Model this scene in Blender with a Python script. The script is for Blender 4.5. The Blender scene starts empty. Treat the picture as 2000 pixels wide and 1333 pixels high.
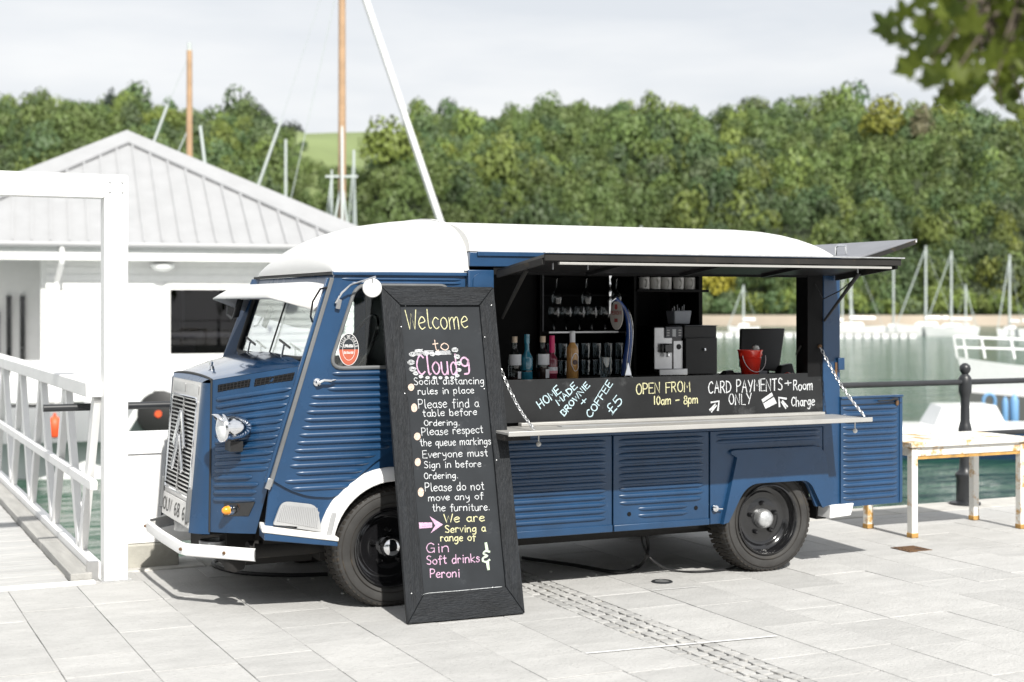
import bpy, bmesh, math, random
import numpy as np
from mathutils import Vector, Matrix, geometry

R = math.radians
rng = random.Random(7)
S = bpy.context.scene
COL = S.collection

# ------------------------------------------------------------------ camera, sky, sun, exposure
CAM = Vector((-2.878, -7.799, 1.70))
FWD = Vector((.424, .9056, 0)).normalized()
RGT = Vector((FWD.y, -FWD.x, 0))
cd = bpy.data.cameras.new('camera'); co = bpy.data.objects.new('camera', cd); COL.objects.link(co)
co.location = CAM; co.rotation_euler = (R(90), 0, math.atan2(-FWD.x, FWD.y))
cd.lens = 51.84; cd.sensor_width = 36; cd.shift_y = -.0348
cd.clip_start = .1; cd.clip_end = 3000
cd.dof.use_dof = True; cd.dof.focus_distance = 8.45; cd.dof.aperture_fstop = 2.1
S.camera = co

SUN_EL, SUN_DIR = 43, Vector((.09, 1, 0)).normalized()      # SUN_DIR: the way the light travels on the ground
W = bpy.data.worlds.new('World'); S.world = W; W.use_nodes = True
nt = W.node_tree; nt.nodes.clear(); N = nt.nodes; L = nt.links
out = N.new('ShaderNodeOutputWorld'); bg = N.new('ShaderNodeBackground'); bg.inputs['Strength'].default_value = .10
sky = N.new('ShaderNodeTexSky'); sky.sky_type = 'NISHITA'; sky.sun_disc = False
sky.sun_elevation = R(SUN_EL)
sky.sun_rotation = math.atan2(-SUN_DIR.x, -SUN_DIR.y)
sky.air_density = 1.2; sky.dust_density = 2
tc = N.new('ShaderNodeTexCoord')
mp = N.new('ShaderNodeMapping'); mp.inputs['Scale'].default_value = (1.1, 1.1, 5.5); mp.inputs['Location'].default_value = (3.1, .4, 0)
n1 = N.new('ShaderNodeTexNoise'); n1.inputs['Scale'].default_value = 2.1; n1.inputs['Detail'].default_value = 7; n1.inputs['Roughness'].default_value = .52
rp = N.new('ShaderNodeValToRGB'); rp.color_ramp.elements[0].position = .39; rp.color_ramp.elements[1].position = .63
rp.color_ramp.elements[0].color = (6.05, 6.3, 6.65, 1); rp.color_ramp.elements[1].color = (7.7, 7.72, 7.75, 1)
mx = N.new('ShaderNodeMix'); mx.data_type = 'RGBA'; mx.inputs[0].default_value = .93
L.new(tc.outputs['Generated'], mp.inputs[0]); L.new(mp.outputs[0], n1.inputs['Vector']); L.new(n1.outputs['Fac'], rp.inputs[0])
L.new(sky.outputs[0], mx.inputs[6]); L.new(rp.outputs[0], mx.inputs[7]); L.new(mx.outputs[2], bg.inputs['Color']); L.new(bg.outputs[0], out.inputs[0])

sd = bpy.data.lights.new('sun', 'SUN'); sd.energy = 5.0; sd.angle = R(1.2); sd.color = (1, .965, .90)
so = bpy.data.objects.new('sun', sd); COL.objects.link(so)
lv = Vector((SUN_DIR.x*math.cos(R(SUN_EL)), SUN_DIR.y*math.cos(R(SUN_EL)), -math.sin(R(SUN_EL))))
so.rotation_euler = lv.to_track_quat('-Z', 'Y').to_euler(); so.location = (-3, -12, 12)

S.view_settings.view_transform = 'Standard'; S.view_settings.look = 'None'
S.view_settings.exposure = .40; S.view_settings.gamma = 1; S.view_settings.use_curve_mapping = False
S.render.engine = 'CYCLES'
S.cycles.use_denoising = True
S.cycles.max_bounces = 8; S.cycles.transparent_max_bounces = 16
S.cycles.sample_clamp_indirect = 6

# ------------------------------------------------------------------ places measured from the photograph (2000 px wide), as points in the world
def ray(px, py): return FWD + RGT*((px-1000)/2880) + Vector((0, 0, (597-py)/2880))
def onY(px, py, Y):
    r = ray(px, py); return CAM + r*((Y-CAM.y)/r.y)
def onX(px, py, X):
    r = ray(px, py); return CAM + r*((X-CAM.x)/r.x)
def onZ(px, py, Z=0):
    r = ray(px, py); return CAM + r*((Z-CAM.z)/r.z)
def onD(px, py, d): return CAM + ray(px, py)*d

# ------------------------------------------------------------------ materials
def pm(name, col, rough=.5, metal=0., var=0., vs=6., bump=0., bs=60., coat=0., spec=.5, rvar=0., obj=0., dirt=None, ds=3., dt=.6, stretch=None, emit=0., cr=.06):
    m = bpy.data.materials.new(name); m.use_nodes = True
    t = m.node_tree; b = t.nodes['Principled BSDF']; n = t.nodes; l = t.links
    c = (*col, 1)
    b.inputs['Base Color'].default_value = c; b.inputs['Roughness'].default_value = rough; b.inputs['Metallic'].default_value = metal
    b.inputs['Coat Weight'].default_value = coat; b.inputs['Coat Roughness'].default_value = cr; b.inputs['Specular IOR Level'].default_value = spec
    if emit:
        b.inputs['Emission Color'].default_value = c; b.inputs['Emission Strength'].default_value = emit
    cur = None
    tcn = n.new('ShaderNodeTexCoord'); vec = tcn.outputs['Object']
    if stretch:
        mpn = n.new('ShaderNodeMapping'); mpn.inputs['Scale'].default_value = stretch; l.new(vec, mpn.inputs[0]); vec = mpn.outputs[0]
    if obj:
        oi0 = n.new('ShaderNodeObjectInfo'); vm = n.new('ShaderNodeVectorMath'); vm.operation = 'MULTIPLY_ADD'; vm.inputs[1].default_value = (37, 53, 71)
        l.new(oi0.outputs['Random'], vm.inputs[0]); l.new(vec, vm.inputs[2]); vec = vm.outputs[0]
    if var or rvar:
        nz = n.new('ShaderNodeTexNoise'); nz.inputs['Scale'].default_value = vs; nz.inputs['Detail'].default_value = 6; nz.inputs['Roughness'].default_value = .6
        l.new(vec, nz.inputs['Vector'])
        if var:
            r = n.new('ShaderNodeValToRGB'); r.color_ramp.elements[0].position = .32; r.color_ramp.elements[1].position = .68
            r.color_ramp.elements[0].color = (*[x*(1-var) for x in col], 1); r.color_ramp.elements[1].color = (*[min(1, x*(1+var)) for x in col], 1)
            l.new(nz.outputs['Fac'], r.inputs[0]); cur = r.outputs[0]
        if rvar:
            mr = n.new('ShaderNodeMapRange'); mr.inputs['From Min'].default_value = .3; mr.inputs['From Max'].default_value = .7
            mr.inputs['To Min'].default_value = max(.02, rough-rvar); mr.inputs['To Max'].default_value = min(1, rough+rvar)
            l.new(nz.outputs['Fac'], mr.inputs[0]); l.new(mr.outputs[0], b.inputs['Roughness'])
    if dirt:
        nz2 = n.new('ShaderNodeTexNoise'); nz2.inputs['Scale'].default_value = ds; nz2.inputs['Detail'].default_value = 9; nz2.inputs['Roughness'].default_value = .72
        l.new(vec, nz2.inputs['Vector'])
        r2 = n.new('ShaderNodeValToRGB'); r2.color_ramp.elements[0].position = dt; r2.color_ramp.elements[1].position = min(1, dt+.1)
        r2.color_ramp.elements[0].color = (0, 0, 0, 1); r2.color_ramp.elements[1].color = (1, 1, 1, 1)
        l.new(nz2.outputs['Fac'], r2.inputs[0])
        mxn = n.new('ShaderNodeMix'); mxn.data_type = 'RGBA'; mxn.inputs[6].default_value = c; mxn.inputs[7].default_value = (*dirt, 1)
        l.new(r2.outputs[0], mxn.inputs[0])
        if cur: l.new(cur, mxn.inputs[6])
        cur = mxn.outputs[2]
    if obj:
        oi = n.new('ShaderNodeObjectInfo'); mr = n.new('ShaderNodeMapRange'); mr.inputs['To Min'].default_value = 1-obj; mr.inputs['To Max'].default_value = 1+obj
        l.new(oi.outputs['Random'], mr.inputs[0])
        mm = n.new('ShaderNodeMix'); mm.data_type = 'RGBA'; mm.blend_type = 'MULTIPLY'; mm.inputs[0].default_value = 1; mm.inputs[6].default_value = c
        if cur: l.new(cur, mm.inputs[6])
        l.new(mr.outputs[0], mm.inputs[7]); cur = mm.outputs[2]
    if cur: l.new(cur, b.inputs['Base Color'])
    if bump:
        nb = n.new('ShaderNodeTexNoise'); nb.inputs['Scale'].default_value = bs; nb.inputs['Detail'].default_value = 5
        l.new(vec, nb.inputs['Vector'])
        bp = n.new('ShaderNodeBump'); bp.inputs['Strength'].default_value = bump; bp.inputs['Distance'].default_value = .01
        l.new(nb.outputs['Fac'], bp.inputs['Height']); l.new(bp.outputs[0], b.inputs['Normal'])
    return m

def glass(name, tint=(.93, .96, .95), refl=1.0, rough=.0):
    m = bpy.data.materials.new(name); m.use_nodes = True
    t = m.node_tree; t.nodes.clear(); n = t.nodes; l = t.links
    o = n.new('ShaderNodeOutputMaterial'); a = n.new('ShaderNodeBsdfTransparent'); g = n.new('ShaderNodeBsdfGlossy'); f = n.new('ShaderNodeFresnel'); x = n.new('ShaderNodeMixShader')
    a.inputs[0].default_value = (*tint, 1); g.inputs['Roughness'].default_value = rough; ge = n.new('ShaderNodeNewGeometry'); mi = n.new('ShaderNodeMath'); mi.operation = 'MULTIPLY_ADD'; mi.inputs[1].default_value = -.8333; mi.inputs[2].default_value = 1.5
    l.new(ge.outputs['Backfacing'], mi.inputs[0]); l.new(mi.outputs[0], f.inputs[0])
    mu = n.new('ShaderNodeMath'); mu.operation = 'MULTIPLY'; mu.inputs[1].default_value = refl; mu.use_clamp = True
    l.new(f.outputs[0], mu.inputs[0]); l.new(mu.outputs[0], x.inputs[0]); l.new(a.outputs[0], x.inputs[1]); l.new(g.outputs[0], x.inputs[2]); l.new(x.outputs[0], o.inputs[0])
    return m

M = {}
M['blue'] = pm('van_blue_paint', (.006, .042, .110), .28, var=.16, vs=3, coat=1, cr=.40, rvar=.07, bump=.16, bs=2.6, spec=.2, dirt=(.05, .085, .14), ds=16, dt=.72)
M['blue2'] = pm('van_blue_chipped', (.006, .041, .106), .32, var=.18, vs=4, coat=1, cr=.38, spec=.2, dirt=(.20, .25, .32), ds=14, dt=.67, bump=.14, bs=4)
M['bonnet'] = pm('bonnet_blue_paint', (.006, .046, .128), .16, var=.1, vs=3, coat=1.0, dirt=(.25, .30, .36), ds=7, dt=.68)
M['roof'] = pm('cream_white_paint', (.62, .62, .61), .38, var=.03, vs=3, coat=.15)
M['white'] = pm('white_paint', (.80, .80, .795), .45, var=.04, vs=4)
M['whited'] = pm('white_paint_worn', (.76, .75, .72), .5, var=.05, vs=4, dirt=(.45, .36, .25), ds=7, dt=.66)
M['black'] = pm('black_paint', (.012, .012, .013), .45, var=.2)
M['blackgloss'] = pm('black_gloss_paint', (.008, .008, .009), .14, coat=.6)
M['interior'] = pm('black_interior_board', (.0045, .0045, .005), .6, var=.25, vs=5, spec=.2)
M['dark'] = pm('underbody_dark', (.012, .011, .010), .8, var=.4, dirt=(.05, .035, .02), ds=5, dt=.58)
M['rubber'] = pm('grey_rubber', (.12, .125, .13), .6, var=.15)
M['rubberk'] = pm('black_rubber', (.018, .018, .018), .6)
M['tyre'] = pm('tyre_rubber', (.034, .031, .028), .82, var=.3, vs=8, dirt=(.085, .068, .05), ds=6, dt=.58, spec=.2)
M['sidewall'] = pm('tyre_sidewall', (.046, .045, .044), .7, var=.22, vs=7, dirt=(.065, .06, .052), ds=4, dt=.6, spec=.25)
M['chrome'] = pm('chrome', (.82, .83, .85), .09, 1.)
M['steel'] = pm('brushed_steel', (.60, .60, .60), .30, 1., var=.08, vs=12)
M['galv'] = pm('galvanised_steel', (.62, .63, .64), .42, .85, var=.2, vs=30)
M['alu'] = pm('aluminium_edge', (.40, .395, .38), .42, .25, var=.07, vs=5, dirt=(.40, .22, .10), ds=5, dt=.70)
M['grey'] = pm('grey_metal_panel', (.16, .165, .185), .40, var=.1)
M['meshg'] = pm('grey_tread_plate', (.34, .345, .35), .55, var=.1, dirt=(.42, .28, .13), ds=5, dt=.66)
M['silver'] = pm('silver_paint', (.66, .65, .64), .35, .35, var=.08)
M['glass'] = glass('window_glass', (.93, .96, .95), 1.3)
M['rust'] = pm('rusty_iron', (.12, .065, .03), .85, var=.4, dirt=(.05, .03, .02), ds=8, dt=.5)
M['amber'] = pm('amber_lens', (.85, .30, .02), .2, coat=.6)
M['lens'] = pm('clear_lens', (.75, .77, .78), .15, coat=.7)
M['frame'] = pm('black_stained_timber', (.013, .015, .018), .6, var=.35, vs=9, bump=.9, bs=34, stretch=(5, .6, 1), dirt=(.03, .033, .038), ds=7, dt=.62, spec=.3)
M['slate'] = pm('blackboard', (.019, .022, .026), .7, var=.22, vs=3.5, dirt=(.05, .054, .06), ds=3.4, dt=.58, spec=.25)
M['slate2'] = pm('counter_blackboard', (.016, .017, .0185), .7, spec=.25, var=.25, vs=4, dirt=(.055, .057, .06), ds=3, dt=.58)
for k, c in dict(cw=(.60, .62, .64), cy=(.60, .58, .35), cp=(.55, .36, .50), cb=(.50, .66, .72), cg=(.53, .64, .50), co=(.64, .50, .42)).items():
    M[k] = pm('chalk_'+k, tuple(x*.92 for x in c), .95, var=.22, vs=60, dirt=tuple(x*.33 for x in c), ds=190, dt=.53)
M['slab'] = pm('concrete_slab', (.425, .423, .415), .88, var=.09, vs=6, bump=.8, bs=90, obj=.075, dirt=(.33, .327, .32), ds=70, dt=.55, stretch=(.5, 1.2, 1))
M['sett'] = pm('granite_sett', (.375, .373, .365), .88, var=.2, vs=14, bump=.5, bs=40, obj=.13, dirt=(.26, .21, .13), ds=7, dt=.62)
M['joint'] = pm('joint_bed', (.27, .25, .215), .95, var=.3, vs=3, dirt=(.06, .045, .025), ds=2.2, dt=.48)
M['kerb'] = pm('kerb_granite', (.42, .41, .385), .85, var=.14, vs=5, bump=.4, bs=50, obj=.08)
M['concrete'] = pm('mossy_concrete', (.36, .35, .31), .9, var=.18, vs=5, bump=.4, bs=40, dirt=(.20, .20, .13), ds=4, dt=.56)
M['deck'] = pm('bleached_deck', (.42, .42, .415), .8, var=.1, vs=3, bump=.5, bs=30, stretch=(1, 7, 1), obj=.06, dirt=(.31, .31, .30), ds=3, dt=.6)
M['timber'] = pm('grey_timber', (.33, .325, .31), .85, var=.15, vs=3, bump=.5, bs=20, stretch=(6, .6, 6))
M['siding'] = pm('white_siding', (.80, .80, .795), .6, var=.03)
M['seam'] = pm('grey_standing_seam', (.33, .335, .345), .45, var=.05, vs=2)
M['darkglass'] = pm('dark_window_glass', (.008, .009, .010), .04, spec=.8)
M['gel'] = pm('white_gelcoat', (.78, .79, .79), .25, var=.03, coat=.3)
M['greyhull'] = pm('grey_tube', (.40, .41, .43), .5)
M['mast'] = pm('varnished_spruce', (.41, .265, .155), .35, var=.15, vs=2, coat=.4)
M['alum'] = pm('pale_spar', (.50, .545, .53), .4, .1)
M['rope'] = pm('pale_rigging', (.42, .47, .46), .6)
M['orange'] = pm('orange_buoy', (.75, .10, .03), .5)
M['yellow'] = pm('yellow_plastic', (.80, .55, .05), .5)
M['blueb'] = pm('mid_blue_plastic', (.16, .33, .56), .5)
M['navy'] = pm('navy_hull', (.02, .045, .10), .3)
M['red'] = pm('red_bucket_enamel', (.70, .032, .018), .22, coat=.5)
M['ceramic'] = pm('white_ceramic', (.72, .71, .68), .25, coat=.4)
M['bark'] = pm('bark', (.10, .08, .06), .9, var=.3, bump=.8, bs=30)
M['tablew'] = pm('rusting_white_enamel', (.74, .73, .69), .5, var=.05, dirt=(.46, .26, .07), ds=6, dt=.505)
M['iron'] = pm('black_iron_paint', (.022, .024, .027), .4, var=.2, dirt=(.10, .10, .10), ds=30, dt=.72)
M['stone'] = pm('far_quay_stone', (.44, .37, .30), .9, var=.2, vs=.05)
M['grass'] = pm('field_grass', (.165, .21, .08), .9, var=.15, vs=.02, bump=0)
M['soil'] = pm('woodland_floor', (.035, .05, .02), .95, var=.3, vs=.05)
M['golden'] = pm('golden_rust', (.42, .24, .07), .8, var=.3, vs=12, dirt=(.16, .08, .03), ds=14, dt=.58)
M['shadegrey'] = pm('painted_hull_shade', (.20, .20, .195), .5)  # grey that paints the shade low on the white cruiser's hull
M['cable'] = pm('black_cable', (.015, .015, .016), .5)

def leafmat(name, attr=True, col=(.10, .13, .035), trans=.25):
    m = bpy.data.materials.new(name); m.use_nodes = True
    t = m.node_tree; b = t.nodes['Principled BSDF']; n = t.nodes; l = t.links
    b.inputs['Roughness'].default_value = .55; b.inputs['Specular IOR Level'].default_value = .3
    b.inputs['Base Color'].default_value = (*col, 1)
    tr = n.new('ShaderNodeBsdfTranslucent'); tr.inputs[0].default_value = (col[0]*1.5, col[1]*1.5, col[2], 1)
    x = n.new('ShaderNodeMixShader'); x.inputs[0].default_value = trans
    o = n['Material Output']
    l.new(b.outputs[0], x.inputs[1]); l.new(tr.outputs[0], x.inputs[2]); l.new(x.outputs[0], o.inputs[0])
    if attr:
        a = n.new('ShaderNodeAttribute'); a.attribute_name = 'tint'
        l.new(a.outputs['Color'], b.inputs['Base Color']); l.new(a.outputs['Color'], tr.inputs[0])
    else:
        oi = n.new('ShaderNodeObjectInfo'); rr = n.new('ShaderNodeValToRGB')
        rr.color_ramp.elements[0].color = (col[0]*.65, col[1]*.7, col[2]*.7, 1); rr.color_ramp.elements[1].color = (col[0]*1.5, col[1]*1.35, col[2]*1.1, 1)
        l.new(oi.outputs['Random'], rr.inputs[0]); l.new(rr.outputs[0], b.inputs['Base Color']); l.new(rr.outputs[0], tr.inputs[0])
    return m
M['wood'] = leafmat('woodland_leaves', True, trans=.18)
M['leaf'] = leafmat('maple_leaf', False, (.085, .120, .020), .5)

# ------------------------------------------------------------------ building blocks
OFF = {}
def tag(o, label=None, cat=None, group=None, kind=None):
    if label: o['label'] = label
    if cat: o['category'] = cat
    if group: o['group'] = group
    if kind: o['kind'] = kind
    return o
def thing(name, label, cat, loc=(0, 0, 0), rot=None, group=None, local=False):
    o = bpy.data.objects.new(name, None); COL.objects.link(o); o.location = loc; o.empty_display_size = .1
    if rot: o.rotation_euler = rot
    OFF[o.name] = Vector((0, 0, 0)) if local else Vector(loc)
    return tag(o, label, cat, group)

class MB:
    def __init__(s): s.v = []; s.f = []
    def add(s, vs, fs):
        k = len(s.v); s.v += [tuple(v) for v in vs]; s.f += [tuple(i+k for i in f) for f in fs]; return s
    def box(s, x0, x1, y0, y1, z0, z1):
        return s.add([(x0, y0, z0), (x1, y0, z0), (x1, y1, z0), (x0, y1, z0), (x0, y0, z1), (x1, y0, z1), (x1, y1, z1), (x0, y1, z1)],
                     [(0, 3, 2, 1), (4, 5, 6, 7), (0, 1, 5, 4), (1, 2, 6, 5), (2, 3, 7, 6), (3, 0, 4, 7)])
    def hexa(s, p):   # eight points, bottom four then top four
        return s.add(p, [(0, 3, 2, 1), (4, 5, 6, 7), (0, 1, 5, 4), (1, 2, 6, 5), (2, 3, 7, 6), (3, 0, 4, 7)])
    def bar(s, a, b, w, h=None, up=(0, 0, 1)):
        a = Vector(a); b = Vector(b); d = (b-a).normalized(); u = Vector(up); x = d.cross(u)
        if x.length < 1e-4: x = d.cross(Vector((1, 0, 0)))
        x.normalize(); z = x.cross(d).normalized(); h = h or w
        x = x*w/2; z = z*h/2
        return s.hexa([a-x-z, a+x-z, b+x-z, b-x-z, a-x+z, a+x+z, b+x+z, b-x+z])
    def tube(s, pts, r, n=8, closed=False):
        pts = [Vector(p) for p in pts]; m = len(pts); rr = r if isinstance(r, (list, tuple)) else [r]*m
        k = len(s.v); prev = None
        for i, p in enumerate(pts):
            if closed: d = pts[(i+1) % m]-pts[i-1]
            else: d = pts[min(i+1, m-1)]-pts[max(i-1, 0)]
            d.normalize()
            if prev is None:
                a = d.orthogonal().normalized()
            else:
                a = prev-d*prev.dot(d)
                a = a.normalized() if a.length > 1e-6 else d.orthogonal().normalized()
            prev = a; b = d.cross(a)
            for j in range(n):
                t = 2*math.pi*j/n; s.v.append(tuple(p+(a*math.cos(t)+b*math.sin(t))*rr[i]))
        for i in range(m if closed else m-1):
            for j in range(n):
                a0 = k+i*n+j; a1 = k+i*n+(j+1) % n; b0 = k+((i+1) % m)*n+j; b1 = k+((i+1) % m)*n+(j+1) % n
                s.f.append((a0, a1, b1, b0))
        if not closed:
            s.f.append(tuple(k+j for j in range(n))[::-1]); s.f.append(tuple(k+(m-1)*n+j for j in range(n)))
        return s
    def lathe(s, prof, n=24, o=(0, 0, 0), ax=(0, 0, 1), cap=True):
        ax = Vector(ax).normalized(); a = ax.orthogonal().normalized(); b = ax.cross(a); o = Vector(o); k = len(s.v)
        for r, z in prof:
            for j in range(n):
                t = 2*math.pi*j/n; s.v.append(tuple(o+ax*z+(a*math.cos(t)+b*math.sin(t))*r))
        for i in range(len(prof)-1):
            for j in range(n):
                s.f.append((k+i*n+j, k+i*n+(j+1) % n, k+(i+1)*n+(j+1) % n, k+(i+1)*n+j))
        if cap:
            if prof[0][0] > 1e-4: s.f.append(tuple(k+j for j in range(n))[::-1])
            if prof[-1][0] > 1e-4: s.f.append(tuple(k+(len(prof)-1)*n+j for j in range(n)))
        return s
    def sheet(s, fn, nu, nv):
        k = len(s.v)
        for i in range(nu+1):
            for j in range(nv+1): s.v.append(tuple(fn(i/nu, j/nv)))
        for i in range(nu):
            for j in range(nv):
                a = k+i*(nv+1)+j; s.f.append((a, a+nv+1, a+nv+2, a+1))
        return s
    def prism(s, outer, fn0, fn1, holes=()):
        """outline (2D) with holes, between two maps from 2D to 3D"""
        loops = [list(outer)]+[list(h) for h in holes]
        flat = [p for lp in loops for p in lp]
        tri = geometry.tessellate_polygon([[Vector((x, y, 0)) for x, y in lp] for lp in loops])
        k = len(s.v); n = len(flat)
        s.v += [tuple(fn0(*p)) for p in flat]+[tuple(fn1(*p)) for p in flat]
        for a, b, c in tri: s.f.append((k+a, k+b, k+c)); s.f.append((k+n+c, k+n+b, k+n+a))
        q = 0
        for lp in loops:
            m = len(lp)
            for i in range(m):
                a = q+i; b = q+(i+1) % m; s.f.append((k+a, k+b, k+n+b, k+n+a))
            q += m
        return s
    def build(s, name, mat, parent=None, smooth=False, bevel=0, label=None, bseg=2, fixn=True):
        me = bpy.data.meshes.new(name)
        off = OFF.get(parent.name, Vector((0, 0, 0))) if parent else Vector((0, 0, 0))
        me.from_pydata([(x-off.x, y-off.y, z-off.z) for x, y, z in s.v], [], s.f)
        if fixn:
            bm = bmesh.new(); bm.from_mesh(me); bmesh.ops.recalc_face_normals(bm, faces=bm.faces); bm.to_mesh(me); bm.free()
        if isinstance(mat, str): mat = M[mat]
        me.materials.append(mat)
        if smooth:
            me.shade_smooth(); me.set_sharp_from_angle(angle=R(42))
        o = bpy.data.objects.new(name, me); COL.objects.link(o)
        if parent: o.parent = parent; OFF[o.name] = off
        if bevel:
            b = o.modifiers.new('bevel', 'BEVEL'); b.width = bevel; b.segments = bseg; b.limit_method = 'ANGLE'; b.angle_limit = R(40)
            if not smooth: me.shade_smooth(); me.set_sharp_from_angle(angle=R(30))
        if label: o['label'] = label
        return o
def box(name, mat, parent, b, **k): return MB().box(*b).build(name, mat, parent, **k)
def copy_tree(o, loc=None, parent=None, label=None):
    c = o.copy(); COL.objects.link(c); OFF[c.name] = OFF.get(o.name, Vector((0, 0, 0)))
    if parent: c.parent = parent
    if loc is not None: c.location = loc
    if label: c['label'] = label
    for ch in list(o.children): copy_tree(ch, None, c)
    return c
def rounded(pts, r, n=5):
    """round the corners of a closed 2D outline; r one radius or one per corner"""
    o = []; m = len(pts)
    for i, p in enumerate(pts):
        rr = r[i] if isinstance(r, (list, tuple)) else r
        p = Vector(p); a = Vector(pts[i-1])-p; b = Vector(pts[(i+1) % m])-p
        if rr <= 0: o.append(tuple(p)); continue
        la, lb = a.length, b.length; a.normalize(); b.normalize()
        d = min(rr, la*.49, lb*.49)
        s0 = p+a*d; s1 = p+b*d
        for k in range(n+1):
            t = k/n; q = s0*(1-t)**2+p*2*t*(1-t)+s1*t*t; o.append((q.x, q.y))
    return o
def catmull(pts, n=5, closed=False):
    P = [Vector(p) for p in pts]
    if len(P) < 3: return P
    o = []; m = len(P)
    for i in range(m if closed else m-1):
        p0 = P[i-1] if (closed or i) else P[0]; p1 = P[i]; p2 = P[(i+1) % m]; p3 = P[(i+2) % m] if (closed or i+2 < m) else P[-1]
        for k in range(n):
            t = k/n
            o.append(.5*((2*p1)+(-p0+p2)*t+(2*p0-5*p1+4*p2-p3)*t*t+(-p0+3*p1-3*p2+p3)*t**3))
    if not closed: o.append(P[-1])
    return o
# ------------------------------------------------------------------ the setting: water, quay, paving
def watermat():
    m = bpy.data.materials.new('harbour_water'); m.use_nodes = True
    t = m.node_tree; b = t.nodes['Principled BSDF']; n = t.nodes; l = t.links
    b.inputs['Base Color'].default_value = (.018, .066, .038, 1); b.inputs['Roughness'].default_value = .10; b.inputs['IOR'].default_value = 1.33
    b.inputs['Specular IOR Level'].default_value = .5
    tcn = n.new('ShaderNodeTexCoord'); h = None
    for sc, st, dist, seed in (((.10, .34, 1), 1, .8, 0), ((.45, 1.5, 1), 1., .38, 3), ((2.0, 5.5, 1), 1, .10, 7)):
        mpn = n.new('ShaderNodeMapping'); mpn.inputs['Scale'].default_value = sc; mpn.inputs['Location'].default_value = (seed, seed, 0); mpn.inputs['Rotation'].default_value = (0, 0, R(25))
        nz = n.new('ShaderNodeTexNoise'); nz.inputs['Scale'].default_value = 1; nz.inputs['Detail'].default_value = 3
        bp = n.new('ShaderNodeBump'); bp.inputs['Strength'].default_value = st; bp.inputs['Distance'].default_value = dist
        l.new(tcn.outputs['Object'], mpn.inputs[0]); l.new(mpn.outputs[0], nz.inputs['Vector']); l.new(nz.outputs['Fac'], bp.inputs['Height'])
        if h: l.new(h, bp.inputs['Normal'])
        h = bp.outputs[0]
    l.new(h, b.inputs['Normal'])
    return m
ZW = -2.2
tag(MB().add([(-900, 2.3, ZW), (1200, 2.3, ZW), (1200, 900, ZW), (-900, 900, ZW)], [(0, 1, 2, 3)]).build('water', watermat()), kind='structure')

quay = tag(MB().box(-40, 60, -40, 2.14, -4, -.035).build('quay', 'joint'), kind='structure')
pave = tag(MB().box(-40, 60, -40, 2.10, -.034, -.030).build('pavement', 'joint'), kind='structure')
# slabs in courses .396 wide running towards the water, as in the photograph
SW = .396
def slabmesh(w, l):
    g = .0016; b = MB().box(g, w-g, g, l-g, -.03, 0); me = b.build('paving_slab', 'slab', pave)
    md = me.modifiers.new('bevel', 'BEVEL'); md.width = .0022; md.segments = 1
    return me
LEN = [.40, .60, .60, .90, .60]
protos = {}
cols = []
x = .898-SW*18
while x < 12.3: 
    cols.append(x); x += SW if abs(x-.898) > .01 else .302
rs = random.Random(3); count = 0
far = MB()
def visible(x, y):
    d = Vector((x, y, 0))-CAM; z = d.dot(FWD)
    if z < 5.8: return False
    px = 1000+2880*d.dot(RGT)/z
    return -130 < px < 2130
def put_slab(x, y, w, l):
    global count
    c = (x+w/2, y+l/2)
    vis_ = any(visible(*q) for q in ((x, y), (x+w, y), (x, y+l), (x+w, y+l), c))
    d = (Vector((c[0], c[1], 0))-CAM).dot(FWD)
    if not vis_ or d > 12.6 or count >= 296:
        far.box(x+.0035, x+w-.0035, y+.0035, y+l-.0035, -.03, 0); return True
    k = (round(w, 3), round(l, 2))
    if k not in protos:
        o = slabmesh(w, l); protos[k] = o
    else:
        o = protos[k].copy(); COL.objects.link(o)
    o.location = (x, y, rs.uniform(-.0025, .0012)); o.rotation_euler = (rs.uniform(-.002, .002), rs.uniform(-.002, .002), rs.uniform(-.0012, .0012))
    count += 1; return True
allsl = []
for cx in cols:
    if abs(cx-.898) < .01: continue
    y = -6.0+rs.choice([0, .2, .3, .45])
    while y < 1.70:
        l_ = min(rs.choice(LEN), 1.74-y)
        if l_ < .12: l_ = 1.74-y
        if l_ < .03: break
        allsl.append(((Vector((cx+.2, y+l_/2, 0))-CAM).length, cx, y, SW, l_)); y += l_
for _, cx, y, w, l_ in sorted(allsl): put_slab(cx, y, w, l_)
if far.f: tag(far.build('paving_slab', 'slab', pave), kind='stuff')
# paving outside the picture: one plain sheet round the built slabs
b = MB()
for (x0, x1, y0, y1) in ((-40, cols[0]-.01, -40, 2.1), (12.4, 60, -40, 2.1), (cols[0], 12.4, -40, -6.1)): b.box(x0, x1, y0, y1, -.03, -.001)
b.build('outer_paving', 'slab', pave)
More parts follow.
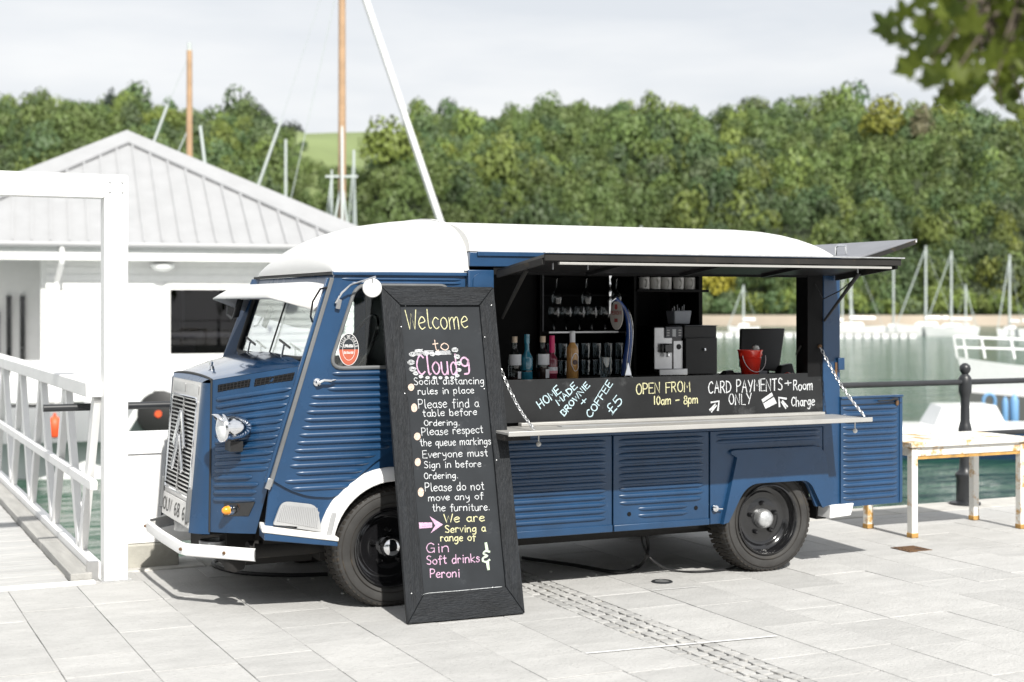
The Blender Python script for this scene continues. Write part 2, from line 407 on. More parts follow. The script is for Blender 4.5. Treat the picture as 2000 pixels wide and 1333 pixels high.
# band of granite setts
setts = []
sb = [MB() for _ in range(6)]
smesh = []
for q in range(6):
    a = .066; l2 = [.075, .085, .095, .07, .088, .10][q]; r = random.Random(q)
    pts = rounded([(-a/2, -l2/2), (a/2, -l2/2), (a/2*r.uniform(.85, 1), l2/2), (-a/2*r.uniform(.85, 1), l2/2)], .018, 2)
    o = MB().prism(pts, lambda x, y: (x, y, -.03), lambda x, y: (x*.975, y*.975, 0)).build('sett', 'sett', pave)
    md = o.modifiers.new('bevel', 'BEVEL'); md.width = .0018; md.segments = 1; md.limit_method = 'ANGLE'; smesh.append((o, l2))
k = 0; first = set()
for i in range(4):
    y = -4.2+i*.03
    while y < .95:
        q = rs.randrange(6); o, l2 = smesh[q]
        if k > 5: o = o.copy(); COL.objects.link(o)
        else: o, l2 = smesh[k]
        o.location = (.898+.038+i*.0755+rs.uniform(-.004, .004), y+l2/2, rs.uniform(-.0028, -.0002))
        o.rotation_euler = (rs.uniform(-.008, .008), rs.uniform(-.008, .008), rs.uniform(-.09, .09)*(1.3 if y < -1 else .4))
        y += l2+rs.uniform(.002, .012)+(0 if y > -1.0 else .005); k += 1
# kerb stones at the quay edge
kp = None
for i in range(34):
    x0 = -12+i*.95
    if kp is None:
        kp = box('kerb_stone', 'kerb', pave, (.004, .946, 1.745, 2.17, -.30, .006), bevel=.012); o = kp
    else: o = kp.copy(); COL.objects.link(o)
    o.location = (x0, rs.uniform(-.006, .006), rs.uniform(-.006, .003))
# painted marks and small covers in the paving
def strip(a, b_, w, name, mat):
    a = Vector(a); b_ = Vector(b_); d = (b_-a).normalized(); n_ = Vector((-d.y, d.x, 0))*w/2
    o = MB(); K = 14; r = random.Random(1); P = []
    for i in range(K+1):
        p = a.lerp(b_, i/K); e = r.uniform(.75, 1.1)
        P += [p-n_*e, p+n_*e]
    o.add([(p.x, p.y, .0042) for p in P], [(2*i, 2*i+1, 2*i+3, 2*i+2) for i in range(K)])
    return o.build(name, mat, pave)
strip(onZ(1144, 1278), onZ(1517, 1244), .022, 'paint_line', 'white')
strip(onZ(1272, 1155), onZ(1368, 1147), .012, 'paint_line', 'white')
p = onZ(1293, 1137)
u = thing('ground_light', 'small round metal uplight let flush into the paving in front of the van', 'ground light', (p.x, p.y, 0))
MB().lathe([(.066, -.01), (.066, .004), (.060, .007), (.046, .007), (.044, .004)], 28, p, cap=False).build('ring', 'iron', u, smooth=True)
MB().lathe([(.046, -.01), (.045, .0045), (.001, .0055)], 24, p).build('lens', 'galv', u, smooth=True)
p = onZ(1780, 1073)
u = thing('drain_cover', 'small rusty square drain cover let into the paving before the table', 'drain cover', (p.x, p.y, 0))
MB().box(p.x-.1, p.x+.1, p.y-.1, p.y+.1, -.01, .004).build('cover_plate', 'rust', u)
for i in range(5): MB().box(p.x-.08, p.x+.08, p.y-.075+i*.035, p.y-.062+i*.035, .004, .008).build('rib', 'rust', u)

# ------------------------------------------------------------------ wooded hill across the water
SKY = [(-500, 262), (-300, 230), (-60, 206), (0, 196), (70, 200), (130, 182), (190, 187), (250, 190), (330, 210), (400, 232), (470, 222), (540, 244), (600, 262), (690, 258), (765, 254), (790, 236), (850, 222), (900, 228), (1000, 212), (1120, 204), (1180, 206), (1250, 213), (1340, 214), (1440, 212), (1500, 222), (1560, 220), (1700, 220), (1840, 215), (1930, 223), (2000, 230), (2200, 236), (2500, 265)]
def skyy(px):
    for (a, ya), (b_, yb) in zip(SKY, SKY[1:]):
        if a <= px <= b_: return ya+(yb-ya)*(px-a)/(b_-a)
    return SKY[0][1] if px < 0 else SKY[-1][1]
D0, D1 = 292., 560.
def infield(px, t): return 575 < px < 775 and t > .50+.18*(abs(px-680)/100)**2
def hz(px, d):
    top = 1.7+(597-skyy(px))/2880*D1-(7 if not infield(px, 1) else 0)
    t = (d-D0)/(D1-D0)
    if t <= 0: return ZW+1.2
    if t > 1: return top-(t-1)*22
    s_ = t**.86
    return (ZW+1.5)*(1-s_)+top*s_+(5.5*math.sin(px*.0105+d*.028+.6)+3*math.sin(px*.027-d*.017))*t*(1-t)*2.6
b = MB()
def hf(u, v):
    px = -600+3200*u; d = D0-3+(D1+260-D0)*v; p = CAM+ray(px, 597)*d; return (p.x, p.y, hz(px, d))
b.sheet(hf, 120, 44)
hill = tag(b.build('hill', 'soil', smooth=True), kind='structure')
b = MB()
def ff(u, v):
    px = 560+235*u; d = D0+(D1-D0)*(.42+.62*v); p = CAM+ray(px, 597)*d; return (p.x, p.y, hz(px, d)+.7)
b.sheet(ff, 12, 10); tag(b.build('field', 'grass', smooth=True), kind='structure')

def crown_arrays(seed, nleaf, size=1.0, lobes=9, leaf=.085, tall=1.0):
    """one tree crown of radius ~1: leaf-clump quads over lumpy lobes"""
    r = np.random.RandomState(seed)
    c = []; 
    for i in range(lobes):
        a = r.uniform(0, 2*math.pi); e = r.uniform(-.1, 1.0)
        q = r.uniform(.36, .60)
        c.append((math.cos(a)*q*math.cos(e*1.2), math.sin(a)*q*math.cos(e*1.2), (.30+.50*math.sin(e*1.3))*tall, r.uniform(.28, .42)))
    c.append((0, 0, .40*tall, .66)); c = np.array(c)
    w = c[:, 3]**2; idx = r.choice(len(c), nleaf, p=w/w.sum())
    d = r.normal(size=(nleaf, 3)); d[:, 2] = np.abs(d[:, 2])*.9-.25; d /= np.linalg.norm(d, axis=1)[:, None]
    rad = c[idx, 3]*(1+r.uniform(-.10, .05, nleaf))
    P = c[idx, :3]+d*rad[:, None]
    nrm = d+r.normal(size=(nleaf, 3))*.15; nrm /= np.linalg.norm(nrm, axis=1)[:, None]
    t = np.cross(nrm, r.normal(size=(nleaf, 3))); t /= np.linalg.norm(t, axis=1)[:, None]; bb = np.cross(nrm, t)
    s1 = (leaf*r.uniform(.7, 1.5, nleaf))[:, None]; s2 = s1*r.uniform(.6, 1., nleaf)[:, None]
    V = np.stack([P-t*s1, P-bb*s2, P+t*s1, P+bb*s2+nrm*s1*.3], 1)        # nleaf,4,3
    return V, r.uniform(.91, 1.10, nleaf)
CR = [crown_arrays(i, 320, lobes=5+i % 4, leaf=.062) for i in range(8)]
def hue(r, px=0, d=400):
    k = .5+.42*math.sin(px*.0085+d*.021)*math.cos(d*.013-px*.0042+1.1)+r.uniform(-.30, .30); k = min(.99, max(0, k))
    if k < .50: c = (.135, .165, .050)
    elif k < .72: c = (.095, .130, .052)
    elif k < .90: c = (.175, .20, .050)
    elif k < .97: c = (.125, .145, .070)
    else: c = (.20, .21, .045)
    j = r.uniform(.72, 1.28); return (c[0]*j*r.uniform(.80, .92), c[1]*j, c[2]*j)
def join_crowns(name, items, mat, parent=None):
    Vs = []; Cs = []
    for (x, y, z, rx, rz_, rot, q, colr) in items:
        V, br = CR[q]; c, s_ = math.cos(rot), math.sin(rot)
        X = V[..., 0]*c-V[..., 1]*s_; Y = V[..., 0]*s_+V[..., 1]*c
        Vs.append(np.stack([X*rx+x, Y*rx+y, V[..., 2]*rz_+z], -1))
        cc = np.ones((V.shape[0], 4)); cc[:, :3] = np.array(colr)[None]*br[:, None]; Cs.append(cc)
    V = np.concatenate(Vs); C_ = np.concatenate(Cs); nq = V.shape[0]
    me = bpy.data.meshes.new(name); me.vertices.add(nq*4); me.vertices.foreach_set('co', V.reshape(-1).astype(np.float32))
    me.loops.add(nq*4); me.loops.foreach_set('vertex_index', np.arange(nq*4, dtype=np.int32))
    me.polygons.add(nq); me.polygons.foreach_set('loop_start', np.arange(nq, dtype=np.int32)*4)
    me.update(calc_edges=True)
    at = me.color_attributes.new('tint', 'FLOAT_COLOR', 'POINT'); at.data.foreach_set('color', np.repeat(C_, 4, 0).reshape(-1).astype(np.float32))
    me.materials.append(M[mat]); o = bpy.data.objects.new(name, me); COL.objects.link(o)
    if parent: o.parent = parent
    return o
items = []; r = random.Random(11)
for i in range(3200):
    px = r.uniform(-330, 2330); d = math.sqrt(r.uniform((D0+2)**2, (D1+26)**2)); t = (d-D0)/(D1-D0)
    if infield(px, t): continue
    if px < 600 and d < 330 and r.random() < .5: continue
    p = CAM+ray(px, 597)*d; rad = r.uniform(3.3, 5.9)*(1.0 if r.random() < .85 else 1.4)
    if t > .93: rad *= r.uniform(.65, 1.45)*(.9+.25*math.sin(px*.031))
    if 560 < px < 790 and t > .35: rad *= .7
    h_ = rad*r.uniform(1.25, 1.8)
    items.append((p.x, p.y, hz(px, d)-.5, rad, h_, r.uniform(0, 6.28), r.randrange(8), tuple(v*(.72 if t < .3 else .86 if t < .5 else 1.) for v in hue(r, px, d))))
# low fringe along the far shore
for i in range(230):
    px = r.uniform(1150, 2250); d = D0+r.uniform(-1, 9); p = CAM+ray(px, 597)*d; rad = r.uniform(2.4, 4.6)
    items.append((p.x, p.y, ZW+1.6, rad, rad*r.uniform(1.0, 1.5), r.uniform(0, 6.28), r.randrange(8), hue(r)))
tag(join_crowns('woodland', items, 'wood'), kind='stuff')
# single trees that stand out
for px, d, rad, hh, c, lab in ((1396, 296, 5.6, 7.6, (.30, .27, .035), 'yellow green rounded tree at the foot of the wooded hill by the far quay wall'),
                           (1728, 470, 9.5, 13, (.19, .20, .035), 'large bright yellow green tree high on the wooded hill to the right'),
                           (1803, 462, 6, 11, (.16, .15, .085), 'dull olive brown rounded tree beside the bright tree on the hill'),
                           (1330, 455, 4.6, 6.5, (.19, .20, .04), 'small bright green tree halfway up the hill above the van roof'),
                           (760, 400, 10, 13, (.16, .205, .045), 'broad sunlit yellow green tree on the hill just above the van cab'),
                           (505, 556, 7, 9, (.045, .06, .045), 'dark low tree on the bare ridge left of the field'),
                           (568, 556, 6, 8.5, (.05, .062, .05), 'grey green lone tree on the skyline at the edge of the field'),
                           (215, 552, 3, 8, (.035, .05, .04), 'thin dark pointed tree breaking the skyline on the left')):
    p = CAM+ray(px, 597)*d; z0 = hz(px, d)
    t = thing('hillside_tree', lab, 'tree', (p.x, p.y, z0))
    cr = join_crowns('crown', [(0, 0, hh*.28, rad, hh, r.uniform(0, 6), r.randrange(8), c), (rad*.25, rad*.1, hh*.2, rad*.8, hh*.85, r.uniform(0, 6), r.randrange(8), tuple(v*.85 for v in c)), (-rad*.3, 0, hh*.15, rad*.8, hh*.8, r.uniform(0, 6), r.randrange(8), tuple(v*1.1 for v in c))], 'wood', t)
    MB().tube([(p.x, p.y, z0-1), (p.x, p.y, z0+hh*.5), (p.x, p.y, z0+hh*.9)], [.35, .25, .08], 6).build('trunk', 'bark', t)
# far quay wall and shore
p0 = CAM+ray(900, 597)*282; p1 = CAM+ray(2500, 597)*282
d_ = (p1-p0).normalized(); nn = Vector((-d_.y, d_.x, 0))*2
b = MB(); b.hexa([(p0.x, p0.y, ZW-1), (p1.x, p1.y, ZW-1), (p1.x+nn.x, p1.y+nn.y, ZW-1), (p0.x+nn.x, p0.y+nn.y, ZW-1), (p0.x, p0.y, ZW+2.0), (p1.x, p1.y, ZW+2.0), (p1.x+nn.x, p1.y+nn.y, ZW+2.0), (p0.x+nn.x, p0.y+nn.y, ZW+2.0)])
tag(b.build('far_quay_wall', 'stone'), 'long pale stone quay wall along the far shore below the woods', 'wall')

# ------------------------------------------------------------------ boats
def hull(mb, cx, cy, L_, B_, ang, z0, fb, rake=.12):
    """a boat's hull: bow at +L/2 along ang"""
    ca, sa = math.cos(ang), math.sin(ang); K = 14; rows = [(0, .62, .0), (.35, .86, .02), (1, 1., .05)]
    V = []; 
    for i in range(K+1):
        s_ = i/K; w = (math.sin(min(1, (1-s_)*1.55)*math.pi/2))**.8*(.78+.22*math.sin(s_*math.pi)) if s_ > 0 else .78
        sh = 1+.25*(2*s_-1)**2*(1 if s_ > .5 else .3)
        for h_, ww, _ in rows:
            xl = (s_-.5)*L_*(1-rake*(1-h_)*(1 if s_ > .5 else .6)); yl = w*ww*B_/2; z = z0+h_*fb*sh-(.15 if h_ == 0 else 0)
            for sg in (-1, 1):
                V.append((cx+xl*ca-sg*yl*sa, cy+xl*sa+sg*yl*ca, z))
    F = []; n = len(rows)*2
    for i in range(K):
        for j in range(len(rows)-1):
            for sg in (0, 1):
                a = i*n+j*2+sg; F.append((a, a+n, a+n+2, a+2))
        a = i*n+(len(rows)-1)*2; F.append((a, a+1, a+n+1, a+n)); F.append((i*n, i*n+1, i*n+n+1, i*n+n))
    F.append((0, 2, 4, 5, 3, 1)); 
    return mb.add(V, F)
def sailboat(px, wl, px_len, mast_h, lab, hullm='gel', mastm='alum', group=None, ang=None, stays=(), cabin=True, d=None, lean=0, bw=.10):
    d = d or (1.7-ZW)*2880/(wl-597.); p = CAM+ray(px, 597)*d; L_ = px_len/2880*d
    a = math.atan2(RGT.y, RGT.x)+(ang or 0)
    t = thing('sailing_boat', lab, 'sailing boat', (p.x, p.y, ZW), group=group)
    fb = (.09*L_+.2)*(1.5 if d > 150 else 1); hull(MB(), p.x, p.y, L_, L_*.30, a, ZW-.1, fb).build('hull', hullm, t, smooth=True)
    ca, sa = math.cos(a), math.sin(a)
    def q(x, y, z): return (p.x+x*ca-y*sa, p.y+x*sa+y*ca, ZW+z)
    if cabin:
        b = MB(); w = L_*.09; b.hexa([q(-L_*.18, -w, fb), q(L_*.2, -w*.7, fb), q(L_*.2, w*.7, fb), q(-L_*.18, w, fb), q(-L_*.16, -w*.8, fb+.4), q(L_*.12, -w*.55, fb+.4), q(L_*.12, w*.55, fb+.4), q(-L_*.16, w*.8, fb+.4)])
        c = b.build('cabin', 'gel', t, bevel=.05)
        MB().hexa([q(-L_*.12, -w*.97, fb+.12), q(L_*.08, -w*.82, fb+.12), q(L_*.08, -w*.6, fb+.12), q(-L_*.12, -w*.6, fb+.12), q(-L_*.12, -w*.93, fb+.27), q(L_*.08, -w*.75, fb+.27), q(L_*.08, -w*.6, fb+.27), q(-L_*.12, -w*.6, fb+.27)]).build('window', 'darkglass', c)
    MB().tube([q(0, 0, fb*.6), q(lean, 0, mast_h)], [bw, bw*.75], 10).build('mast', mastm, t, smooth=True)
    if stays != 'none':
        b = MB().tube([q(L_*.02, 0, fb+1.0), q(-L_*.36, 0, fb+.95)], bw*1.1, 8); b.build('boom', 'gel', t, smooth=True)
        MB().tube([q(lean*.95, 0, mast_h*.97), q(L_*.47, 0, fb)], bw*.45, 6).build('forestay', 'rope', t)
        MB().tube([q(lean*.95, 0, mast_h*.98), q(-L_*.48, 0, fb)], bw*.15, 5).build('backstay', 'rope', t)
    return t, q, fb, L_
G1 = 'yachts moored off the far shore'
sailboat(1662, 652, 130, 11.2, 'white moored yacht nearest the van rear with its long low hull and pale mast', group=G1, ang=math.pi, d=180, bw=.17)
sailboat(1645, 646, 60, 9.2, 'small white yacht behind the first moored yacht beside the blue van corner', group=G1, d=205, bw=.15)
sailboat(1745, 645, 78, 9.5, 'white yacht with a plain straight mast between the first and tallest moored yachts', group=G1, ang=.9, d=195, stays='none', bw=.16)
sailboat(1808, 652, 120, 11.5, 'white yacht with the tallest mast in the far moorings, orange buoy near it', group=G1, d=188, bw=.17, ang=math.pi)
sailboat(1858, 655, 105, 10.8, 'white yacht with a slanting furled headsail right of the tallest masted yacht', group=G1, ang=math.pi-.2, d=186, bw=.16)
sailboat(1886, 641, 40, 7.2, 'small distant yacht with a short mast behind the line of white yachts', group=G1, d=230, bw=.17)
sailboat(1972, 652, 70, 10.3, 'white yacht with steep furled headsail at the far right of the moorings', group=G1, ang=math.pi+.5, d=186, bw=.17)
sailboat(2030, 655, 90, 9.0, 'white yacht cut by the right edge of the picture', group=G1, d=180, bw=.15)
sailboat(1452, 645, 62, 6.8, 'small white sailing boat seen through the open back of the van', group=G1, d=210, bw=.17, ang=math.pi)
# near classic yachts behind the building and the van: their spars show above the roofs
t, q, fb, L_ = sailboat(668, 801, 610, 21, 'classic yacht behind the van with a very tall varnished wooden mast', 'navy', 'mast', d=55, stays='none', bw=.165)
for a_, bx, w, mt in (((0, 0, 17.9), (5.6, 0, 1.3), .13, 'gel'), ((-2.27, 0, 10.8), (-5.6, 0, 1.3), .055, 'alum'), ((0, 0, 17.8), (-2.27, 0, 10.8), .010, 'rope'), ((0, 0, 16.5), (-3.3, -.5, 1.2), .014, 'rope'), ((0, 0, 11.2), (.20, -1.5, 1.2), .05, 'alum'), ((0, 0, 8.6), (-1.1, -1.6, 1.2), .04, 'rope'), ((0, 0, 8.6), (1.0, -1.6, 1.2), .04, 'rope')):
    MB().tube([q(*a_), q(*bx)], w, 6).build('rigging' if mt == 'rope' else 'furled_sail', mt, t)
MB().bar(q(-.6, -.1, 8.7), q(.6, -.1, 8.7), .08).build('spreader', 'alum', t)
t, q, fb, L_ = sailboat(370, 801, 480, 13.4, 'classic yacht behind the white building with a shorter varnished wooden mast', 'navy', 'mast', d=55, stays='none', bw=.145)
for a_, bx, w, mt in (((-.8, 0, 11.4), (-4.6, 0, 1.3), .055, 'alum'), ((-.02, 0, 13.2), (-.8, 0, 11.4), .01, 'rope'), ((.1, 0, 10.8), (-4.0, -.5, 1.2), .025, 'rope'), ((.4, 0, 10.6), (1.75, -1, 1.2), .06, 'rope')):
    MB().tube([q(*a_), q(*bx)], w, 6).build('rigging' if mt == 'rope' else 'furled_sail', mt, t)
MB().tube([q(0, 0, 13.3), q(0, 0, 13.7)], .08, 6).build('masthead', 'alum', t)
sailboat(558, 700, 120, 14.6, 'yacht behind the white building with only a thin pale mast showing', mastm='alum', d=95, stays='none', bw=.11)
t, q, fb, L_ = sailboat(691, 730, 200, 11.8, 'yacht with a pale metal mast close right of the tall wooden mast', mastm='alum', d=75, stays='none', bw=.09)
for bx in ((.5, -1.6, 1.2), (-.6, -1.6, 1.2)): MB().tube([q(0, 0, 11.6), q(*bx)], .03, 5).build('rigging', 'rope', t)
t, q, fb, L_ = sailboat(648, 745, 180, 9.6, 'yacht with a short pale mast close left of the tall wooden mast', mastm='alum', d=62, stays='none', bw=.06)
for bx in ((-.85, -1.2, 1.2), (.15, -1.2, 1.2), (-.3, -.6, 1.2)): MB().tube([q(0, 0, 9.4), q(*bx)], .03, 5).build('rigging', 'rope', t)
sailboat(1240, 700, 120, 9.0, 'yacht behind the van with only its pale masthead above the white roof', mastm='alum', d=95, stays='none', bw=.12, lean=.4)
# far pontoon on white floats
def pontoon(px0, px1, y, n, lab):
    d = (1.7-ZW)*2880/(y-597.); a = CAM+ray(px0, 597)*d; b_ = CAM+ray(px1, 597)*d
    t = thing('pontoon', lab, 'pontoon', (a.x, a.y, ZW))
    dd = (b_-a)/n; u = dd.normalized(); v = Vector((-u.y, u.x, 0))
    b = MB(); p = a; q = b_; h = v*1.2
    b.hexa([(p.x, p.y, ZW+.5), (q.x, q.y, ZW+.5), (q.x+h.x, q.y+h.y, ZW+.5), (p.x+h.x, p.y+h.y, ZW+.5), (p.x, p.y, ZW+.64), (q.x, q.y, ZW+.64), (q.x+h.x, q.y+h.y, ZW+.64), (p.x+h.x, p.y+h.y, ZW+.64)])
    b.build('deck', 'kerb', t); m0 = None
    for i in range(n):
        p = dd*.12; q = dd*.86
        if m0 is None:
            m0 = MB().hexa([(p.x, p.y, -.1), (q.x, q.y, -.1), (q.x+h.x, q.y+h.y, -.1), (p.x+h.x, p.y+h.y, -.1), (p.x, p.y, .49), (q.x, q.y, .49), (q.x+h.x, q.y+h.y, .49), (p.x+h.x, p.y+h.y, .49)])
            o = m0.build('float', 'gel'); o.parent = t; m0 = o
        else: o = m0.copy(); COL.objects.link(o); o.parent = t
        o.location = tuple(dd*i)
pontoon(1632, 1792, 661, 9, 'pale floating pontoon on white floats between the van and the far yachts')
pontoon(1395, 1570, 659, 9, 'pale floating pontoon on white floats seen through the open back of the van')
for px, y, c, lab, rr in ((1880, 657, 'yellow', 'small orange yellow mooring buoy by the far yachts', .6), (1975, 655, 'orange', 'small red orange mooring buoy below the far right yacht', .5)):
    p = onZ(px, y, ZW); b = MB().lathe([(.001, -.3), (rr*.8, -.1), (rr, .2), (rr*.75, .5), (.12, .7), (.12, .85), (.001, .9)], 14, p); tag(b.build('mooring_buoy', c, smooth=True), lab, 'buoy')
def workboat(px, wl, ln, lab, hm, ang=0., zb=None, fbk=1.):
    ZW = zb if zb is not None else -2.2
    d = (1.7-ZW)*2880/(wl-597.); p = CAM+ray(px, 597)*d; L_ = ln/2880*d
    a = math.atan2(RGT.y, RGT.x)+ang; ca, sa = math.cos(a), math.sin(a)
    t = thing('motor_boat', lab, 'boat', (p.x, p.y, ZW)); fb = (.13*L_+.15)*fbk
    hull(MB(), p.x, p.y, L_, L_*.36, a, ZW-.1, fb).build('hull', hm, t, smooth=True)
    def q(x, y, z): return (p.x+x*ca-y*sa, p.y+x*sa+y*ca, ZW+z)
    return t, q, fb, L_
# small white cabin boat by the quay, bottom right
t, q, fb, L_ = workboat(1900, 893, 400, 'small white and blue cabin boat moored just beyond the black railing', 'navy', math.pi)
def cabinbox(t, q, x0, x1, w, z0, z1, ta, tb, name='cabin', mat='gel'):
    return MB().hexa([q(x0, -w, z0), q(x1, -w, z0), q(x1, w, z0), q(x0, w, z0), q(x0+ta, -w*.8, z1), q(x1-tb, -w*.8, z1), q(x1-tb, w*.8, z1), q(x0+ta, w*.8, z1)]).build(name, mat, t, bevel=.04)
b = MB().hexa([q(-L_*.49, -L_*.15, fb-.22), q(L_*.42, -L_*.15, fb-.22), q(L_*.42, L_*.15, fb-.22), q(-L_*.49, L_*.15, fb-.22), q(-L_*.49, -L_*.16, fb+.02), q(L_*.45, -L_*.13, fb+.02), q(L_*.45, L_*.13, fb+.02), q(-L_*.49, L_*.16, fb+.02)]); b.build('gunwale', 'gel', t, bevel=.03)
c = cabinbox(t, q, -.66, 1.20, .72, fb+.0, fb+.53, .24, .28)
for x0, x1 in ((-.42, .08), (.55, .95)):
    MB().hexa([q(x0, -.73, fb+.14), q(x1, -.73, fb+.14), q(x1, -.60, fb+.14), q(x0, -.60, fb+.14), q(x0+.06, -.64, fb+.42), q(x1-.06, -.64, fb+.42), q(x1-.06, -.50, fb+.42), q(x0+.06, -.50, fb+.42)]).build('window', 'grey', c)
# big white motor cruiser behind, bow to the left
t, q, fb, L_ = workboat(2200, 828, 660, 'large white motor cruiser with a steel bow rail, its bow coming in from the right', 'gel', math.pi, fbk=1.15)
hull(MB(), *q(0, 0, 0)[:2], L_*1.004, L_*.372, math.atan2(RGT.y, RGT.x)+math.pi, ZW-.08, fb*.50).build('hull_shade_shell', 'shadegrey', t, smooth=True)  # grey shell over the lower white hull, painting the shade under its flare
cabinbox(t, q, -L_*.3, L_*.22, 1.5, fb, fb+1.2, .5, 2.4)
b = []
bow = [q(L_*.50*s, -1.2*(1-s**3)-.05, fb+.15+.18*s) for s in (.35, .6, .8, .93, 1.)]
top = [q(L_*.50*s+.12, -1.25*(1-s**3)-.05, fb+.80+.22*s) for s in (.35, .6, .8, .93, 1.)]
MB().tube(top, .04, 6).build('bow_rail', 'gel', t)
MB().tube([tuple((Vector(x)+Vector(y))/2) for x, y in zip(bow, top)], .03, 6).build('bow_rail', 'gel', t)
for x, y in zip(bow, top): MB().tube([x, y], .04, 6).build('stanchion', 'gel', t)
# blue fenders and life ring hanging at the pontoon on the right
for px, py, rr, h_, c_, nm, lab in ((1963, 802, .10, .70, 'blueb', 'fender', 'pale blue cylindrical fender hanging right of the railing post'), (1981, 802, .14, .82, 'blueb', 'fender', 'larger pale blue cylindrical fender beside the first at the picture edge')):
    p = onD(px, py, 47.0); o = MB().lathe([(.001, -h_*.6), (rr*.8, -h_*.55), (rr, -h_*.4), (rr, h_*.4), (rr*.7, h_*.5), (.05, h_*.6), (.001, h_*.62)], 14, p); tag(o.build(nm, c_, smooth=True), lab, 'fender')
p = onD(1932, 785, 47.1); o = MB()
o.tube([p+RGT*.19*math.cos(a)+Vector((0, 0, .24*math.sin(a))) for a in [i*2*math.pi/16 for i in range(16)]], .055, 8, closed=True)
tag(o.build('life_ring', 'blueb', smooth=True), 'pale blue life ring hanging on the white cruiser', 'life ring')
# mooring float seen over the black drinks fridge
p = onZ(1400, 722, ZW)
t, q, fb, L_ = workboat(1372, 745, 90, 'small white dinghy whose bow shows beside the black box on the back counter', 'gel', 0)

# boats beyond the gangway
t, q, fb, L_ = workboat(292, 840, 330, 'grey inflatable boat with red wheel and white arch behind the van nose', 'greyhull', math.pi, zb=-1.06)
MB().bar(q(.35, .8, .0), q(-.30, .8, 1.05), .15).build('arch_leg', 'gel', t); MB().bar(q(.35, -.6, .0), q(-.30, -.6, 1.05), .15).build('arch_leg', 'gel', t)
cabinbox(t, q, -.5, 1.1, .6, fb, fb+.65, .3, .5, 'console')
MB().lathe([(.42, -.12), (.5, -.06), (.5, .06), (.42, .12)], 20, q(-.42, .80, .42), ax=(-FWD.x, -FWD.y, 0)).build('rubber_wheel', 'rubberk', t, smooth=True)
MB().lathe([(.075, -.14), (.075, .15)], 16, q(-.42, .80, .42), ax=(-FWD.x, -FWD.y, 0)).build('wheel_hub', 'orange', t, smooth=True)
t, q, fb, L_ = workboat(110, 840, 330, 'grey and white workboat laid up behind the gangway railing', 'greyhull', .3, zb=-1.06)
cabinbox(t, q, -1.1, .6, .7, fb, fb+.9, .2, .4)
p = onD(107, 835, 31.5)
o = MB().lathe([(.001, -.24), (.11, -.2), (.15, -.06), (.15, .10), (.09, .20), (.03, .24), (.03, .3)], 14, p); tag(o.build('orange_float', 'orange', smooth=True), 'orange red float hanging on the workboat behind the gangway railing', 'float')
# white landing stage below the building: hides the shore under it
def slabrot(px0, px1, d, depth, z0, z1):
    a = CAM+ray(px0, 597)*d; b_ = CAM+ray(px1, 597)*d; h = FWD*depth
    return [(a.x, a.y, z0), (b_.x, b_.y, z0), (b_.x+h.x, b_.y+h.y, z0), (a.x+h.x, a.y+h.y, z0), (a.x, a.y, z1), (b_.x, b_.y, z1), (b_.x+h.x, b_.y+h.y, z1), (a.x+h.x, a.y+h.y, z1)]
t = thing('landing_stage', 'white floating landing stage in front of the white building', 'landing stage', tuple(CAM+ray(200, 597)*33))
MB().hexa(slabrot(-600, 720, 33.1, 4, ZW-.5, ZW+.99)).build('stage_side', 'gel', t)
MB().hexa(slabrot(-600, 720, 33.0, 4.1, ZW+1.0, ZW+1.13)).build('stage_deck', 'white', t)
# ------------------------------------------------------------------ white building on the landing stage
BD = 37.
bo = CAM+ray(400, 597)*BD; bdir = (RGT*1.0+FWD*.72*.45).normalized()      # its front wall runs slightly away to the right
bdir.z = 0; bnor = Vector((-bdir.y, bdir.x, 0))
if bnor.dot(FWD) < 0: bnor = -bnor
bt = thing('white_building', 'white weatherboarded waterside building with a grey standing seam hipped roof', 'building', (bo.x, bo.y, 0))
def onB(px, py, dep=0.):
    """pixel to (u, z) on the front wall pushed back by dep"""
    r = ray(px, py); o = bo+bnor*dep; t = (o-CAM).dot(bnor)/r.dot(bnor); p = CAM+r*t; return (p-bo).dot(bdir), p.z
def B(u, w, z): return (bo.x+bdir.x*u+bnor.x*w, bo.y+bdir.y*u+bnor.y*w, z)
def bbox(u0, u1, w0, w1, z0, z1): return MB().hexa([B(u0, w0, z0), B(u1, w0, z0), B(u1, w1, z0), B(u0, w1, z0), B(u0, w0, z1), B(u1, w0, z1), B(u1, w1, z1), B(u0, w1, z1)])
zg = onB(400, 480)[1]; zfas = onB(400, 512)[1]; zb = -1.06
uR = onB(735, 560)[0]; uC = onB(90, 600)[0]; u0 = uC-14
wu0, wz1 = onB(332, 566); wu1, wz0 = onB(467, 691)
# siding boards as pieces, cut round the window
bh = .185; z = zb+.02; proto = {}
def board(u0_, u1_, z):
    w = .045
    key = round(u1_-u0_, 2)
    o = MB().hexa([B(u0_, -.05, z), B(u1_, -.05, z), B(u1_, 0, z), B(u0_, 0, z), B(u0_, -.012, z+bh-.006), B(u1_, -.012, z+bh-.006), B(u1_, 0, z+bh-.006), B(u0_, 0, z+bh-.006)]).build('siding_board', 'siding', bt)
while z < zfas+.3:
    if z+bh > wz0-.1 and z < wz1+.1: board(uC, wu0-.13, z); board(wu1+.13, uR, z)
    else: board(uC, uR, z)
    z += bh
bbox(uC, wu0-.1, .001, .12, zb, zfas+.5).build('wall', 'siding', bt); bbox(wu1+.1, uR, .001, .12, zb, zfas+.5).build('wall', 'siding', bt)
bbox(wu0-.1, wu1+.1, .001, .12, zb, wz0-.02).build('wall', 'siding', bt); bbox(wu0-.1, wu1+.1, .001, .12, wz1+.02, zfas+.5).build('wall', 'siding', bt)
bbox(uR-.12, uR, .12, 8.5, zb, zfas+.5).build('wall', 'siding', bt)
